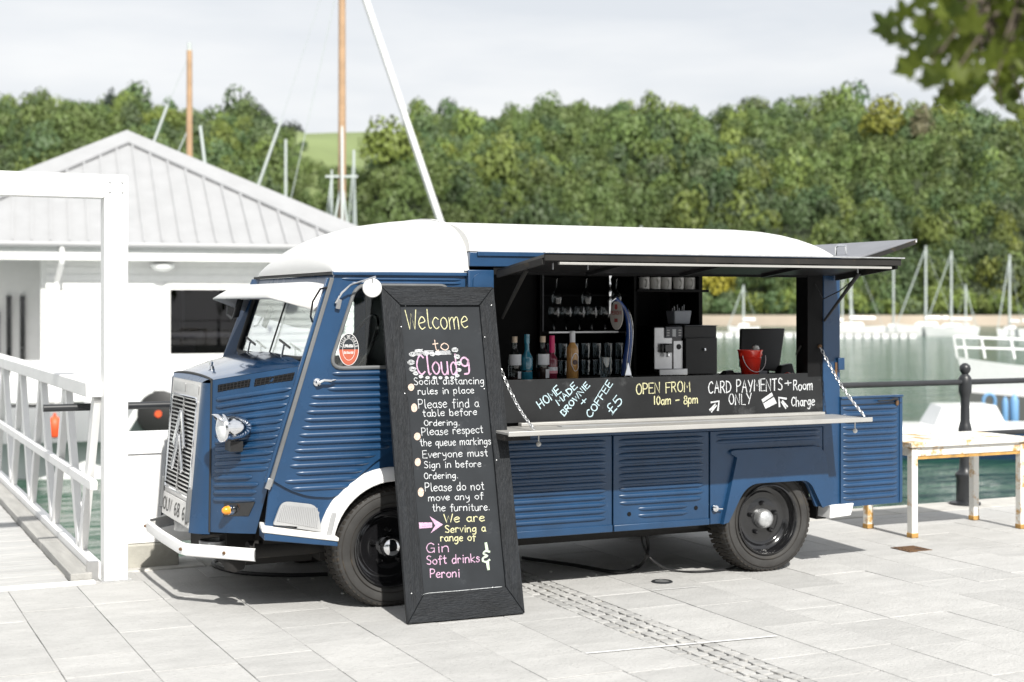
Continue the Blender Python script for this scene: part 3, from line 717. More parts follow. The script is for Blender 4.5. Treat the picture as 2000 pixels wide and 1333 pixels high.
wf = MB()
for a in ((wu0-.14, wu1+.14, wz1, wz1+.14), (wu0-.14, wu1+.14, wz0-.14, wz0), (wu0-.14, wu0, wz0, wz1), (wu1, wu1+.14, wz0, wz1)):
    wf.hexa([B(a[0], -.06, a[2]), B(a[1], -.06, a[2]), B(a[1], .05, a[2]), B(a[0], .05, a[2]), B(a[0], -.06, a[3]), B(a[1], -.06, a[3]), B(a[1], .05, a[3]), B(a[0], .05, a[3])])
wi = wf.build('window', 'siding', bt)
bbox(wu0, wu1, .02, .03, wz0, wz1).build('pane', glass('tinted_pane', (.50, .50, .52), 1.2), wi)
# dark room behind the window, with pale furniture
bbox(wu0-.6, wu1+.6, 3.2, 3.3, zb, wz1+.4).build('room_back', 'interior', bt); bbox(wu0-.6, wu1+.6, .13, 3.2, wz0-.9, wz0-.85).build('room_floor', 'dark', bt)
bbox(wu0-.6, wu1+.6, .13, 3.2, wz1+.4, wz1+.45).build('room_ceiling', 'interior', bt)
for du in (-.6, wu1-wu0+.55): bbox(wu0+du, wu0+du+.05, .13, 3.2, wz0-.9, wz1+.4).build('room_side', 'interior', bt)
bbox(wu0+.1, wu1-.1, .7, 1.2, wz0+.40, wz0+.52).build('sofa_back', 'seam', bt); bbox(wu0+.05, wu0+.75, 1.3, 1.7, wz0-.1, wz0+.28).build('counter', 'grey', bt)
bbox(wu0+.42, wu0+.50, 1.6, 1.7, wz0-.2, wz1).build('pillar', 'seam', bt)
# porch at the left, darker, with a door and glass panels
bbox(u0, uC, 2.4, 2.5, zb, zfas+.5).build('porch_wall', 'siding', bt); bbox(uC-.12, uC, .12, 2.5, zb, zfas+.5).build('wall', 'siding', bt)
dr = bbox(uC-2.6, uC-1.1, 2.30, 2.39, zb, zb+2.6).build('door', 'seam', bt)
bbox(uC-1.9, uC-1.72, 2.2, 2.29, zb+1.1, zb+2.7).build('mirror_panel', 'darkglass', dr)
for du in (-.95, -.62): bbox(uC+du, uC+du+.12, 2.3, 2.39, zb+.2, zb+3.0).build('glass_panel', 'darkglass', bt)
# gutter, fascia, soffit, downpipe, wall lamp
bbox(u0, uR+.35, -.62, -.50, zfas, zg-.10).build('fascia', 'white', bt)
bbox(u0, uR+.3, -.499, .12, zfas+.02, zfas+.06).build('soffit', 'siding', bt)
MB().tube([B(u0, -.70, zg-.04), B(uR+.4, -.70, zg-.04)], .085, 10).build('gutter', 'seam', bt, smooth=True)
ud = onB(120, 520)[0]
MB().tube([B(ud, -.70, zg-.1), B(ud, -.70, zfas-.05), B(ud-.1, -.15, zfas-.5), B(ud-.12, -.12, zb+.1)], .06, 8).build('downpipe', 'white', bt, smooth=True)
ul, zl = onB(316, 522)
MB().lathe([(.30, .0), (.28, -.08), (.12, -.16), (.001, -.17)], 16, B(ul, -.25, zl+.05)).build('soffit_lamp', 'gel', bt, smooth=True)
# round porthole and small lamps on the wall, seen through the cab windows
up, zp = onB(568, 594); ax = tuple(-bnor)
MB().lathe([(.20, 0), (.20, .08), (.17, .09)], 24, B(up, -.02, zp), ax=ax, cap=False).build('porthole_ring', 'seam', bt, smooth=True)
MB().lathe([(.19, .05), (.001, .05)], 24, B(up, -.02, zp), ax=ax, cap=False).build('porthole', 'grey', bt)
for px, py in ((527, 641), (669, 643)):
    a, z = onB(px, py); MB().lathe([(.055, 0), (.055, .08), (.001, .09)], 12, B(a, -.04, z), ax=ax).build('wall_vent', 'grey', bt, smooth=True)
# hipped roof: front slope of seamed panels
ua, za = onB(248, 262, 4.6)
eL, eR = 2*ua-uR-.4, uR+.45
we = -.68; ze = zg
def RF(u, t):      # t from eave 0 to apex 1 on the front slope
    uu = u+(ua-u)*0; return uu
slope = (za-ze)/(4.6-we)
# edges of the triangle
n_ = 0; sw = .435; u = eL
pan = []
while u < eR-.05:
    v = min(u+sw, eR)
    def top(x):
        k = (x-eL)/(ua-eL) if x < ua else (eR-x)/(eR-ua)
        return max(0, min(1, k))
    k0, k1 = top(u+.015), top(v-.015)
    w0, w1 = we+(4.6-we)*k0, we+(4.6-we)*k1
    o = .03
    P = [B(u+.01, we, ze-o), B(v-.01, we, ze-o), B(v-.01, w1, ze-o+slope*(w1-we)), B(u+.01, w0, ze-o+slope*(w0-we))]
    P2 = [(x, y, z+.03) for x, y, z in P]
    MB().hexa(P+P2).build('roof_panel', 'seam', bt)
    kk = top(u); ww = we+(4.6-we)*kk
    MB().bar(B(u, we-.01, ze+.03), B(u, max(ww-.1, we+.05), ze+.03+slope*(max(ww-.1, we+.05)-we)), .05, .075).build('roof_seam', 'seam', bt)
    MB().bar(B(u, we-.05, ze+.0), B(u, we-.02, ze+.0), .10, .05).build('seam_end', 'grey', bt)
    u += sw
for ue in (eL, eR):
    a = Vector(B(ue, we-.05, ze+.04)); c = Vector(B(ua, 4.6, za+.10))
    sg = 1 if ue < ua else -1
    def fr_(u, w, dz): return B(u, w, ze+slope*(w-we)+dz)
    P = [fr_(ue, we-.05, .05), fr_(ua, 4.6, .05), fr_(ua, 4.6-.62, .05), fr_(ue+sg*1.15, we-.05, .05)]
    MB().hexa([tuple(p_) for p_ in P]+[(x, y, z+.06) for x, y, z in P]).build('hip_cap', 'seam', bt)
    back = B(ue, 11, ze)
    b = MB(); b.add([B(ue, we, ze-.05), B(ua, 4.6, za-.02), B(ue, 10, ze-.05)], [(0, 1, 2)]); b.build('side_slope', 'seam', bt)
MB().add([B(eL, 10, ze-.05), B(ua, 4.6, za-.02), B(eR, 10, ze-.05)], [(0, 1, 2)]).build('rear_slope', 'seam', bt)

# ------------------------------------------------------------------ gangway, its portal and railing
gw = thing('gangway', 'white railed gangway with a bleached board deck leading off the quay', 'gangway', (-2.3, 1.47, 0))
pl = None
for i in range(84):
    y = 1.505+i*.148
    if pl is None: pl = MB().box(-3.65, -1.505, 1.505, 1.645, -.05, .012).build('deck_board', 'deck', gw, bevel=.006, bseg=1); o = pl
    else: o = pl.copy(); COL.objects.link(o); o.parent = gw
    o.location = (rs.uniform(-.002, .002), i*.148, rs.uniform(-.002, .002))
box('threshold', 'white', gw, (-3.65, -1.36, 1.43, 1.50, -.03, .016), bevel=.005)
y = 1.50
for i, l_ in enumerate((1.35, 1.35, 1.35, 1.35, 1.6, 1.6, 1.6, 1.6)):
    box('kerb_timber', 'timber', gw, (-1.50, -1.37, y+.006, y+l_-.006, -.04, .058), bevel=.006); y += l_
box('stringer', 'white', gw, (-1.365, -1.30, 1.60, 13.9, -.22, .10))
box('top_rail', 'white', gw, (-1.40, -1.27, 1.56, 13.9, 1.13, 1.225), bevel=.008)
box('mid_rail', 'white', gw, (-1.375, -1.33, 1.56, 13.9, .555, .615), bevel=.005)
nodes = [(1.61, 1), (2.23, 0), (2.86, 1), (3.49, 0), (4.12, 1), (4.77, 0), (5.42, 1), (6.07, 0), (6.72, 1), (7.37, 0), (8.02, 1), (8.67, 0), (9.3, 1), (9.95, 0), (10.6, 1), (11.25, 0), (11.9, 1), (12.5, 0), (13.2, 1)]
for (ya, ta), (yb, tb) in zip(nodes, nodes[1:]):
    a = (-1.322, ya+(.03 if ta else .03), 1.13 if ta else .09); c = (-1.322, yb-.03, 1.13 if tb else .09)
    MB().bar(a, c, .098, .045, up=(1, 0, 0)).build('brace', 'white', gw)
box('end_plate', 'steel', gw, (-1.40, -1.33, 1.52, 1.56, 0, .12))
pt = thing('gangway_portal', 'tall white square portal frame standing over the gangway entrance', 'portal', (-1.23, 1.52, 0))
box('post', 'white', pt, (-1.305, -1.160, 1.47, 1.60, 0, 2.505), bevel=.004)
box('post', 'white', pt, (-3.85, -3.71, 1.47, 1.60, 0, 2.355), bevel=.004)
box('beam', 'white', pt, (-3.85, -1.307, 1.47, 1.60, 2.36, 2.505), bevel=.004)
for x in (-1.27, -1.195):
    for z in (2.40, 2.46): MB().lathe([(.008, 0), (.008, .005), (.001, .006)], 8, (x, 1.47, z), ax=(0, -1, 0)).build('bolt', 'galv', pt)
MB().bar((-1.305, 1.4695, 2.36), (-1.162, 1.4695, 2.503), .003, .002, up=(0, 1, 0)).build('mitre_joint', 'seam', pt)
box('base_plate', 'galv', pt, (-1.325, -1.140, 1.455, 1.615, .0005, .008))
# white parapet on a concrete plinth behind the van nose
w = thing('white_parapet', 'low white panelled parapet on a grey concrete plinth behind the van nose', 'wall', (-.6, 1.9, 0))
box('plinth', 'concrete', w, (-1.155, -.765, 1.84, 2.10, 0, .155), bevel=.01)
box('panel', 'white', w, (-1.155, .9, 1.875, 2.08, .157, .87), bevel=.006)
box('panel_line', 'white', w, (-1.15, .9, 1.862, 1.8745, .74, .755))
# black iron quay railing
ql = thing('quay_railing', 'black iron quay railing with ball-topped post and two round rails', 'railing', (5.97, 1.97, 0))
def railpost(x):
    b = MB(); prof = [(.13, 0), (.13, .02), (.075, .03), (.072, .22), (.082, .235), (.082, .26), (.052, .29), (.047, .33), (.044, .50), (.056, .52), (.056, .65), (.048, .68), (.040, .71), (.037, .90), (.044, .94), (.053, .96), (.056, 1.03), (.053, 1.08), (.040, 1.10), (.026, 1.115), (.042, 1.135), (.048, 1.16), (.042, 1.185), (.018, 1.206), (.001, 1.208)]
    return b.lathe(prof, 20, (x, 1.97, 0)).build('post', 'iron', ql, smooth=True)
p1 = railpost(5.97)
for x in (9.6, 2.6):
    o = p1.copy(); COL.objects.link(o); o.parent = ql; o.location = (x-5.97, 0, 0)
MB().tube([(-1.6, 1.97, 1.045), (14, 1.97, 1.045)], .024, 12).build('rail', 'iron', ql, smooth=True)
MB().tube([(4.1, 1.97, .60), (14, 1.97, .60)], .021, 12).build('rail', 'iron', ql, smooth=True)
MB().tube([(-.7, 1.97, .60), (4.1, 1.97, .60)], .021, 12).build('rail', 'iron', ql, smooth=True)

# ------------------------------------------------------------------ rusting table
tb = thing('rusty_table', 'rusting white metal table on square legs behind the open van door', 'table', (4.85, .98, 0))
TX0, TX1, TY0, TY1, TZ = 4.33, 5.43, .71, 1.27, .70
for x, y in ((TX0, TY0), (TX1-.055, TY0), (TX0, TY1-.055), (TX1-.055, TY1-.055)):
    lg = box('leg', 'tablew', tb, (x, x+.055, y, y+.055, .03, TZ-.045), bevel=.004)
    box('foot', 'golden', lg, (x-.003, x+.058, y-.003, y+.058, 0, .035), bevel=.004)
box('table_top', 'tablew', tb, (TX0-.02, TX1+.02, TY0-.02, TY1+.02, TZ-.04, TZ), bevel=.006)
for y in (TY0+.008, TY1-.045): box('apron', 'tablew', tb, (TX0+.056, TX1-.056, y, y+.03, TZ-.105, TZ-.043), bevel=.003)
for x in (TX0+.01, TX1-.04): box('apron', 'tablew', tb, (x, x+.03, TY0+.056, TY1-.056, TZ-.105, TZ-.043), bevel=.003)
MB().box(TX0+.056, TX1-.056, TY0+.006, TY0+.02, TZ-.128, TZ-.108).build('apron_lip', 'golden', tb)

# ------------------------------------------------------------------ maple bough hanging in from the right
base = CAM+RGT*3.3-FWD*1.8; base.z = 0
tr = thing('maple_tree', 'maple whose leafy bough hangs into the top right corner', 'tree', tuple(base))
fork = base+Vector((0, 0, 3.3)); 
MB().tube([base+Vector((0, 0, -.1)), base+Vector((.05, 0, 1.2)), base+Vector((-.03, .03, 2.4)), fork, fork+Vector((.1, -.1, 1.6)), fork+Vector((.3, -.3, 3.))], [.19, .15, .13, .11, .08, .03], 12).build('trunk', 'bark', tr, smooth=True)
tip = CAM+RGT*1.12+FWD*3.5+Vector((0, 0, .66))
br = [fork, fork.lerp(tip, .35)+Vector((0, 0, .35)), fork.lerp(tip, .7)+Vector((0, 0, .30)), tip]
MB().tube([tuple(p) for p in catmull([tuple(x) for x in br], 6)], [.075-.066*i/18 for i in range(19)], 7).build('limb', 'bark', tr, smooth=True)
def leafmesh():
    o = []; tips = [(0, 1.0), (48, .86), (-48, .86), (105, .55), (-105, .55)]
    angs = sorted([(a, rr_) for a, rr_ in tips]+[(24, .50), (-24, .50), (76, .42), (-76, .42), (150, .22), (-150, .22), (16, .72), (-16, .72), (38, .66), (-38, .66), (62, .60), (-62, .60)])
    V = [(0, 0, 0)]
    for a, rr_ in angs:
        t = R(90-a); V.append((rr_*math.cos(t), rr_*math.sin(t), .14*abs(math.cos(t))*rr_-.10*rr_*rr_))
    F = [(0, i+1, i) for i in range(1, len(V)-1)]
    return V, F
V, F = leafmesh(); lm = None; r = random.Random(21)
twigs = MB(); nl = 0; clusters = []
for i in range(92):
    # hanging sprays: centres given as measured directions from the camera, with depth spread
    px = 2035-262*(r.random()**1.35)*1.0; py = r.uniform(-60, 225)
    lim = 0 if px > 1940 else (1940-px)*.0
    if px < 1805 and py > 50: continue
    if px < 1860 and py > 120+(px-1800): continue
    if px < 1930 and py > 190: continue
    clusters.append(CAM+ray(px, py)*r.uniform(3.2, 3.9))
for i in range(5):
    clusters.append(CAM+ray(r.uniform(2050, 2500), r.uniform(-400, 200))*r.uniform(3.0, 3.6))
def put_leaf(p, s_, rot):
    global lm, nl
    if lm is None:
        b = MB(); b.v = V; b.f = F; lm = b.build('leaf', 'leaf', None, fixn=False); o = lm; o.parent = tr
    else: o = lm.copy(); COL.objects.link(o); o.parent = tr
    o.location = tuple(p-base); o.scale = (s_, s_, s_); o.rotation_euler = rot; nl += 1
pts_limb = catmull([tuple(x) for x in br], 6)
for c in clusters:
    q_ = min(pts_limb, key=lambda p: (p-c).length)
    q0 = c+(q_-c)*min(1, .38/max(.01, (q_-c).length)) if (q_-c).length > .9 else q_
    twigs.tube([tuple(q0), tuple(q0.lerp(c, .5)+Vector((0, 0, .04))), tuple(c)], [.006, .004, .002], 5)
    for k in range(3):
        if nl >= 296: break
        put_leaf(c+Vector((r.gauss(0, .035), r.gauss(0, .035), r.gauss(0, .03))), r.uniform(.036, .064), (r.uniform(-.9, .9)+math.pi*.6, r.uniform(-.9, .9), r.uniform(0, 6.28)))
twigs.build('twigs', 'bark', tr)['kind'] = 'stuff'
# the crown above and behind, outside the picture
big = MB()
for i in range(500):
    a = Vector((r.gauss(0, 1), r.gauss(0, 1), r.gauss(0, 1))).normalized(); c = fork+Vector((.3, -.9, 2.0))+Vector((a.x*1.3, a.y*1.1, a.z*.9))*r.uniform(.5, 1)
    s_ = r.uniform(.05, .08); m = Matrix.Rotation(r.uniform(0, 6.28), 3, a) @ Matrix.Rotation(r.uniform(.3, 2.4), 3, 'X')
    big.add([tuple(c+m @ Vector(v)*s_) for v in V], F)
o = big.build('foliage', 'leaf', tr, fixn=False); o['kind'] = 'stuff'

# unseen trees added behind the camera to block sky and darken van reflections
r = random.Random(77)
for i, (a_, d_, hh, lab) in enumerate(((-9, -8.5, 10.5, 'tall dark sky-blocking tree added behind the viewpoint, farthest left of its row'), (-3.2, -9.5, 11, 'tall dark sky-blocking tree added behind the viewpoint, second of its row'), (3.0, -9.0, 10.5, 'tall dark sky-blocking tree added behind the viewpoint, third of its row'), (9.5, -9.5, 11, 'tall dark sky-blocking tree added behind the viewpoint, farthest right of its row'), (15.5, -7, 10, 'tall dark sky-blocking tree added beyond the end of the row behind the viewpoint'), (-15, -7, 10, 'tall dark sky-blocking tree added at the far left end behind the viewpoint'))):
    p = CAM+RGT*a_+FWD*d_; t = thing('sky_blocker_tree', lab, 'tree', (p.x, p.y, 0))
    join_crowns('crown', [(0, 0, .2, 3.6, hh*.62, r.uniform(0, 6), i % 8, (.035, .05, .018)), (.8, .3, 2.5, 3.3, hh*.62, r.uniform(0, 6), (i+3) % 8, (.03, .045, .015)), (-.8, -.4, 1.2, 3.4, hh*.6, r.uniform(0, 6), (i+5) % 8, (.04, .055, .02))], 'wood', t)
    MB().tube([(p.x, p.y, -.1), (p.x, p.y, hh*.5), (p.x+.2, p.y, hh*.85)], [.28, .2, .06], 10).build('trunk', 'bark', t, smooth=True)
# ------------------------------------------------------------------ the van
van = thing('food_van', 'vintage dark blue corrugated food van with cream roof and open serving hatch', 'van', (1.2, .9, 0))
YN, YF, YC = .03, 1.77, .90                      # cab sides and middle
def rib(mb, fn, u0, u1, v, w=.0125, h=.0075, ends=.045, length=None, n=10):
    """pressed rib running along u at height v; fn(u, v) gives point and outward normal"""
    K = [-1, -.72, -.35, 0, .35, .72, 1]; ss = []
    Lr = (Vector(fn(u1, v)[0])-Vector(fn(u0, v)[0])).length; e = min(.45, ends/Lr)
    for s_ in (0, e*.35, e, .5, 1-e, 1-e*.35, 1): ss.append(s_)
    k0 = len(mb.v)
    for s_ in ss:
        a = min(1, s_/e, (1-s_)/e) if e > 0 else 1; a = math.sin(a*math.pi/2)**.7 if a > 0 else 0
        p, nn_ = fn(u0+(u1-u0)*s_, v); p = Vector(p); nn_ = Vector(nn_)
        for k in K: mb.v.append(tuple(p+Vector((0, 0, k*w*(.35+.65*a)))+nn_*(h*a*math.sqrt(max(0, 1-k*k))+.0006)))
    for i in range(len(ss)-1):
        for j in range(len(K)-1):
            a = k0+i*len(K)+j; mb.f.append((a, a+len(K), a+len(K)+1, a+1))
class Ribs:
    def build(s, name, mat, parent, smooth=True):
        for v_, f_ in s.r:
            m_ = MB(); m_.v = v_; m_.f = f_; m_.build('rib', mat, parent, smooth=True)
    def __init__(s): s.r = []; s.v = []; s.f = []
_rib = rib
def rib(b, *a, **k):
    if isinstance(b, Ribs):
        m_ = MB(); _rib(m_, *a, **k); b.r.append((m_.v, m_.f))
    else: _rib(b, *a, **k)
def flat(Y): return lambda x, z: ((x, Y, z), (0, -1, 0))
def yprism(outer, ya, yb, holes=()): return MB().prism(outer, lambda x, z: (x, ya, z), lambda x, z: (x, yb, z), holes)

# cab door and side
dpts = rounded([(-.302, 1.868), (.487, 1.868), (.487, .97), (.30, .955), (.17, .93), (.05, .885), (-.06, .825), (-.16, .745), (-.24, .66), (-.31, .635), (-.45, .648), (-.56, .69), (-.665, .755)], [.0, 0, 0, .05, .05, .05, .05, .05, .04, .05, .05, .05, 0])
wpts = rounded([(-.335, 1.352), (-.175, 1.815), (.38, 1.815), (.38, 1.352)], [.085, .07, .06, .06], 6)
door = yprism(dpts, YN-.006, YN+.016, [wpts]).build('cab_door', 'blue', van, bevel=.004)
b = Ribs()
def lx(z): return -.302+(1.868-z)*(-.665+.302)/(1.868-.755)
zr = 1.325; k = 0
for i in range(16):
    z = 1.322-i*.0418; x0 = lx(z)+.085+(.03 if i == 1 else 0)+(.05 if i == 13 else 0)+(.055 if i == 15 else 0)
    if i < 3: x0 += (.10, .06, .10)[i]-.02
    x1 = .44
    zz = z
    # stop at the wheel arch seam
    if zz < 1.0: x1 = .05-math.sqrt(max(0, (.585**2-(zz-.36)**2)))*1.0+.0 if zz < .94 else -.02
    if zz < .94: x1 = .03-math.sqrt(max(0, .60**2-(zz-.36)**2))*.62
    x1 = {10: .02, 11: -.06, 12: -.10, 13: -.14, 14: -.17, 15: -.21}.get(i, .44)
    rib(b, flat(YN-.006), x0, x1, z, w=.0142, h=.0125)
for z in (1.848, 1.826): rib(b, flat(YN-.006), -.20 if z < 1.84 else -.26, .46, z, w=.009, h=.008)
b.build('door_ribs', 'blue', door, smooth=True)
fr = [(x, YN-.008, z) for x, z in wpts]
MB().tube(fr, .011, 8, closed=True).build('window_rubber', 'rubber', door, smooth=True)
yprism([(x, z) for x, z in wpts], YN+.006, YN+.010).build('side_window', 'glass', door)
p = onY(618, 747, YN); hd = MB()
hd.lathe([(.022, 0), (.022, .010), (.012, .016), (.010, .035), (.001, .040)], 14, (p.x, YN-.006, p.z), ax=(0, -1, 0))
hd.tube([(p.x+.004, YN-.04, p.z), (p.x+.03, YN-.043, p.z+.012), (p.x+.075, YN-.04, p.z+.008), (p.x+.10, YN-.034, p.z+.012)], [.008, .0075, .007, .005], 8)
hd.build('door_handle', 'chrome', door, smooth=True)
# round black and terracotta sticker on the window
sc_ = onY(681, 683, YN+.004); st = MB()
def ell(mb, rx, rz, y, n=36, z0=-1, z1=1): 
    P = [(math.cos(2*math.pi*i/n)*rx, math.sin(2*math.pi*i/n)*rz) for i in range(n)]
    return P
YS = YN+.004
def half(P, up):
    o = [p for p in P if (p[1] >= 0) == up or abs(p[1]) < 1e-6]; o = sorted(o, key=lambda q: q[0]); return [(sc_.x+x, sc_.z+z) for x, z in o]
E0 = ell(None, .056, .087, 0)
M['stk'] = pm('sticker_black', (.02, .025, .03), .5); M['str'] = pm('sticker_terracotta', (.42, .10, .055), .5); M['stw'] = pm('sticker_white', (.75, .75, .75), .5)
yprism([(sc_.x+x*1.06, sc_.z+z*1.04) for x, z in E0], YS, YS+.001).build('sticker', 'stw', door)
up_ = [(sc_.x+x, sc_.z+z) for x, z in E0 if z >= -.0001]; dn_ = [(sc_.x+x, sc_.z+z) for x, z in E0 if z <= .0001]
yprism(up_, YS-.0012, YS-.0002).build('sticker', 'stk', door); yprism(dn_+[], YS-.0012, YS-.0002).build('sticker', 'str', door)
MB().tube([(sc_.x+math.cos(a)*.036, YS-.0016, sc_.z+math.sin(a)*.060) for a in [i*math.pi/16 for i in range(32)]], .0012, 5, closed=True).build('sticker_ring', 'stw', door)

# fender below the door, wheel arch, white trim, step
ac = (.035, .352)
def arc(r_, a0, a1, n, cx=ac[0], cz=ac[1]): return [(cx+r_*math.cos(R(a0+(a1-a0)*i/n)), cz+r_*math.sin(R(a0+(a1-a0)*i/n))) for i in range(n+1)]
fp = [(-.70, .43), (-.655, .80), (.487, .99), (.487, .34)]+arc(.415, 0, 172, 22)+[(-.45, .40)]
yprism(fp, YN+.012, YN+.03).build('front_fender', 'blue', van, bevel=.003)
# gentle fold between nose and fender
o_, i_ = arc(.435, -2, 171, 26), arc(.362, -2, 171, 26)
b = MB(); n_ = len(o_)
for j in range(n_):
    xo, zo = o_[j]; xi, zi = i_[j]
    b.v += [(xo, YN+.010, zo), (xo*.9+xi*.1, YN-.018, zo*.9+zi*.1), ((xo+xi)/2, YN-.052, (zo+zi)/2), (xi*.92+xo*.08, YN-.062, zi*.92+zo*.08), (xi, YN-.058, zi), (xi, YN+.05, zi)]
for j in range(n_-1):
    for k in range(5): a = j*6+k; b.f.append((a, a+6, a+7, a+1))
b.build('arch_trim', 'white', van, smooth=True)
MB().bar((-.358, YN-.058, .405), (-.322, YN-.064, .560), .030, .010, up=(0, 1, 0)).build('trim_plate', 'seam', van, bevel=.004)
mp_ = rounded([(-.652, .505), (-.602, .632), (-.405, .600), (-.375, .447)], [.01, .045, .045, .02])
stp = yprism(mp_, YN-.012, YN+.006).build('step_plate', 'meshg', van, bevel=.004)
b = MB()
for i in range(22):
    u = i/21; x0 = -.628+u*.222; zlo = .526-u*.052; zhi = .612-u*.030-(.02 if i in (0, 21) else 0)
    b.bar((x0, YN-.014, zlo), (x0+.022-.012*u, YN-.014, zhi), .0055, .006, up=(0, 1, 0))
b.build('step_ribs', 'seam', stp)
MB().hexa([(-.735, -.085+YN, .478), (-.305, -.095+YN, .402), (-.305, YN+.03, .402), (-.70, YN+.10, .478), (-.735, -.085+YN, .500), (-.305, -.095+YN, .425), (-.305, YN+.03, .435), (-.70, YN+.10, .512)]).build('step_top', 'whited', van, bevel=.006)
MB().hexa([(-.72, -.078+YN, .435), (-.31, -.088+YN, .375), (-.31, YN+.03, .375), (-.70, YN+.10, .435), (-.72, -.078+YN, .478), (-.31, -.088+YN, .401), (-.31, YN+.03, .401), (-.70, YN+.10, .478)]).build('step_skirt', 'blue', van, bevel=.004)

# nose side with ribs
def nose(u, v, far=False):
    zb_, zt = .428+.012*u, 1.278+.09*u
    z = zb_+(zt-zb_)*v
    if z < .74: q = (z-.437)/(.74-.437); rx, ry = -.71+.045*q, .17-.12*max(0, q)
    else: q = (z-.74)/(1.37-.74); rx, ry = -.665+.205*q, .05+.012*q
    fx, fy = -.905+.012*v, .42
    bul = .012*math.sin(u*math.pi)
    x = fx+(rx-fx)*u-.8*bul; y = fy+(ry-fy)*u-.55*bul
    if far: y = 2*YC-y
    return (x, y, z)
def nfn(u, v):
    p = Vector(nose(u, v)); d = Vector(nose(min(1, u+.02), v))-Vector(nose(max(0, u-.02), v)); nn_ = Vector((d.y, -d.x, 0)).normalized()
    return tuple(p), tuple(nn_)
ns = MB().sheet(lambda u, v: nose(u, v), 10, 14).build('nose_side', 'blue2', van, smooth=True)
MB().sheet(lambda u, v: nose(u, v, True), 6, 8).build('nose_side', 'blue', van, smooth=True)
b = Ribs()
def nv(px_, u): return 0
for i in range(17):
    v = .868-i*.0468
    ue = .93-.0*i
    if i in (11,): ue = .72
    if i > 11: ue = .84
    if i >= 15: break
    rib(b, nfn, .06, ue, v, w=.0146, h=.0125, ends=.035)
b.build('nose_ribs', 'blue2', ns, smooth=True)
for u0_, u1_ in ((.08, .46), (.51, .92)):
    b = MB(); b2 = MB()
    P = [(u0_, .915), (u1_, .918), (u1_, .968), (u0_, .965)]
    Q = [Vector(nfn(*p_)[0])+Vector(nfn(*p_)[1])*.003 for p_ in P]; nn_ = Vector(nfn((u0_+u1_)/2, .94)[1])
    b.hexa([tuple(x) for x in (Q[0], Q[1], Q[1]-nn_*.02, Q[0]-nn_*.02, Q[3], Q[2], Q[2]-nn_*.02, Q[3]-nn_*.02)]); vg = b.build('vent', 'interior', ns, bevel=.004)
    for j in range(9):
        a = Q[0].lerp(Q[1], (j+.5)/9); c = Q[3].lerp(Q[2], (j+.5)/9); b2.bar(tuple(a+nn_*.001), tuple(c+nn_*.001), .0025, .003)
    for j in range(3):
        a = Q[0].lerp(Q[3], (j+.5)/3); c = Q[1].lerp(Q[2], (j+.5)/3); b2.bar(tuple(a+nn_*.001), tuple(c+nn_*.001), .0022, .003)
    b2.build('vent_mesh', 'black', vg)
MB().tube([nose(.0, v/10.) for v in range(-0, 11)], .007, 6).build('nose_seam', 'rubberk', van)
# grille surround
def GX(z): return -.925-.07*(1.25-z)/.8
GY0, GY1 = .525, 1.275
def gface(off): return lambda y, z: (GX(z)-off, y, z)
sur = rounded([(GY0, .435), (GY1, .435), (GY1, 1.262), (GY0, 1.262)], [.015]*4)
gh = rounded([(GY0+.055, .605), (GY1-.055, .605), (GY1-.055, 1.165), (GY0+.055, 1.165)], [.03]*4, 4)
gr = MB().prism(sur, gface(0), gface(-.02), [gh]).build('grille', 'silver', van, bevel=.004)
MB().prism([(GY0, .5), (GY1, .5), (GY1, 1.2), (GY0, 1.2)], gface(-.05), gface(-.06)).build('grille_back', 'interior', gr)
sl = None; ns_ = 24
for i in range(ns_):
    z = .618+i*(.54/(ns_-1))
    if sl is None:
        sl = MB().hexa([(GX(z)-.004, GY0+.057, z-.0055), (GX(z)+.02, GY0+.057, z), (GX(z)+.02, GY1-.057, z), (GX(z)-.004, GY1-.057, z-.0055), (GX(z)-.004, GY0+.057, z+.0035), (GX(z)+.02, GY0+.057, z+.009), (GX(z)+.02, GY1-.057, z+.009), (GX(z)-.004, GY1-.057, z+.0035)]).build('slat', 'steel', gr); o = sl; zz0 = z
    else: o = sl.copy(); COL.objects.link(o); o.parent = gr
    o.location = (GX(z)-GX(zz0), 0, z-zz0)
for y in (YC-.006,): MB().bar((GX(.61)-.006, y, .61), (GX(1.16)-.006, y, 1.16), .010, .012).build('grille_bar', 'steel', gr)
MB().tube([gface(.004)(*p_) for p_ in gh], .008, 6, closed=True).build('grille_rim', 'chrome', gr, smooth=True)
for k in (0, 1):
    y0 = GY0+.05+k*.335; MB().prism(rounded([(y0, 1.187), (y0+.31, 1.187), (y0+.31, 1.243), (y0, 1.243)], .006), gface(.004), gface(-.005)).build('top_plate', 'steel', gr, bevel=.002)
for zt_, in ((1.075,), (.935,)):
    for sg in (-1, 1):
        a = (GX(zt_)-.016, YC+sg*.010, zt_); c = (GX(zt_-.20)-.016, YC+sg*.135, zt_-.20)
        MB().bar(a, c, .040, .012, up=(1, 0, 0)).build('chevron', 'chrome', gr, bevel=.003)
for y in (GY0+.012, GY1-.030):
    MB().prism(rounded([(y, .47), (y+.020, .47), (y+.020, .66), (y, .66)], .009), gface(.022), gface(0)).build('overrider_pad', 'rubber', gr, bevel=.004)
MB().prism([(GY0+.07, .446), (GY1-.07, .446), (GY1-.07, .575), (GY0+.07, .575)], gface(.012), gface(.006)).build('number_plate', 'silver', gr, bevel=.003)
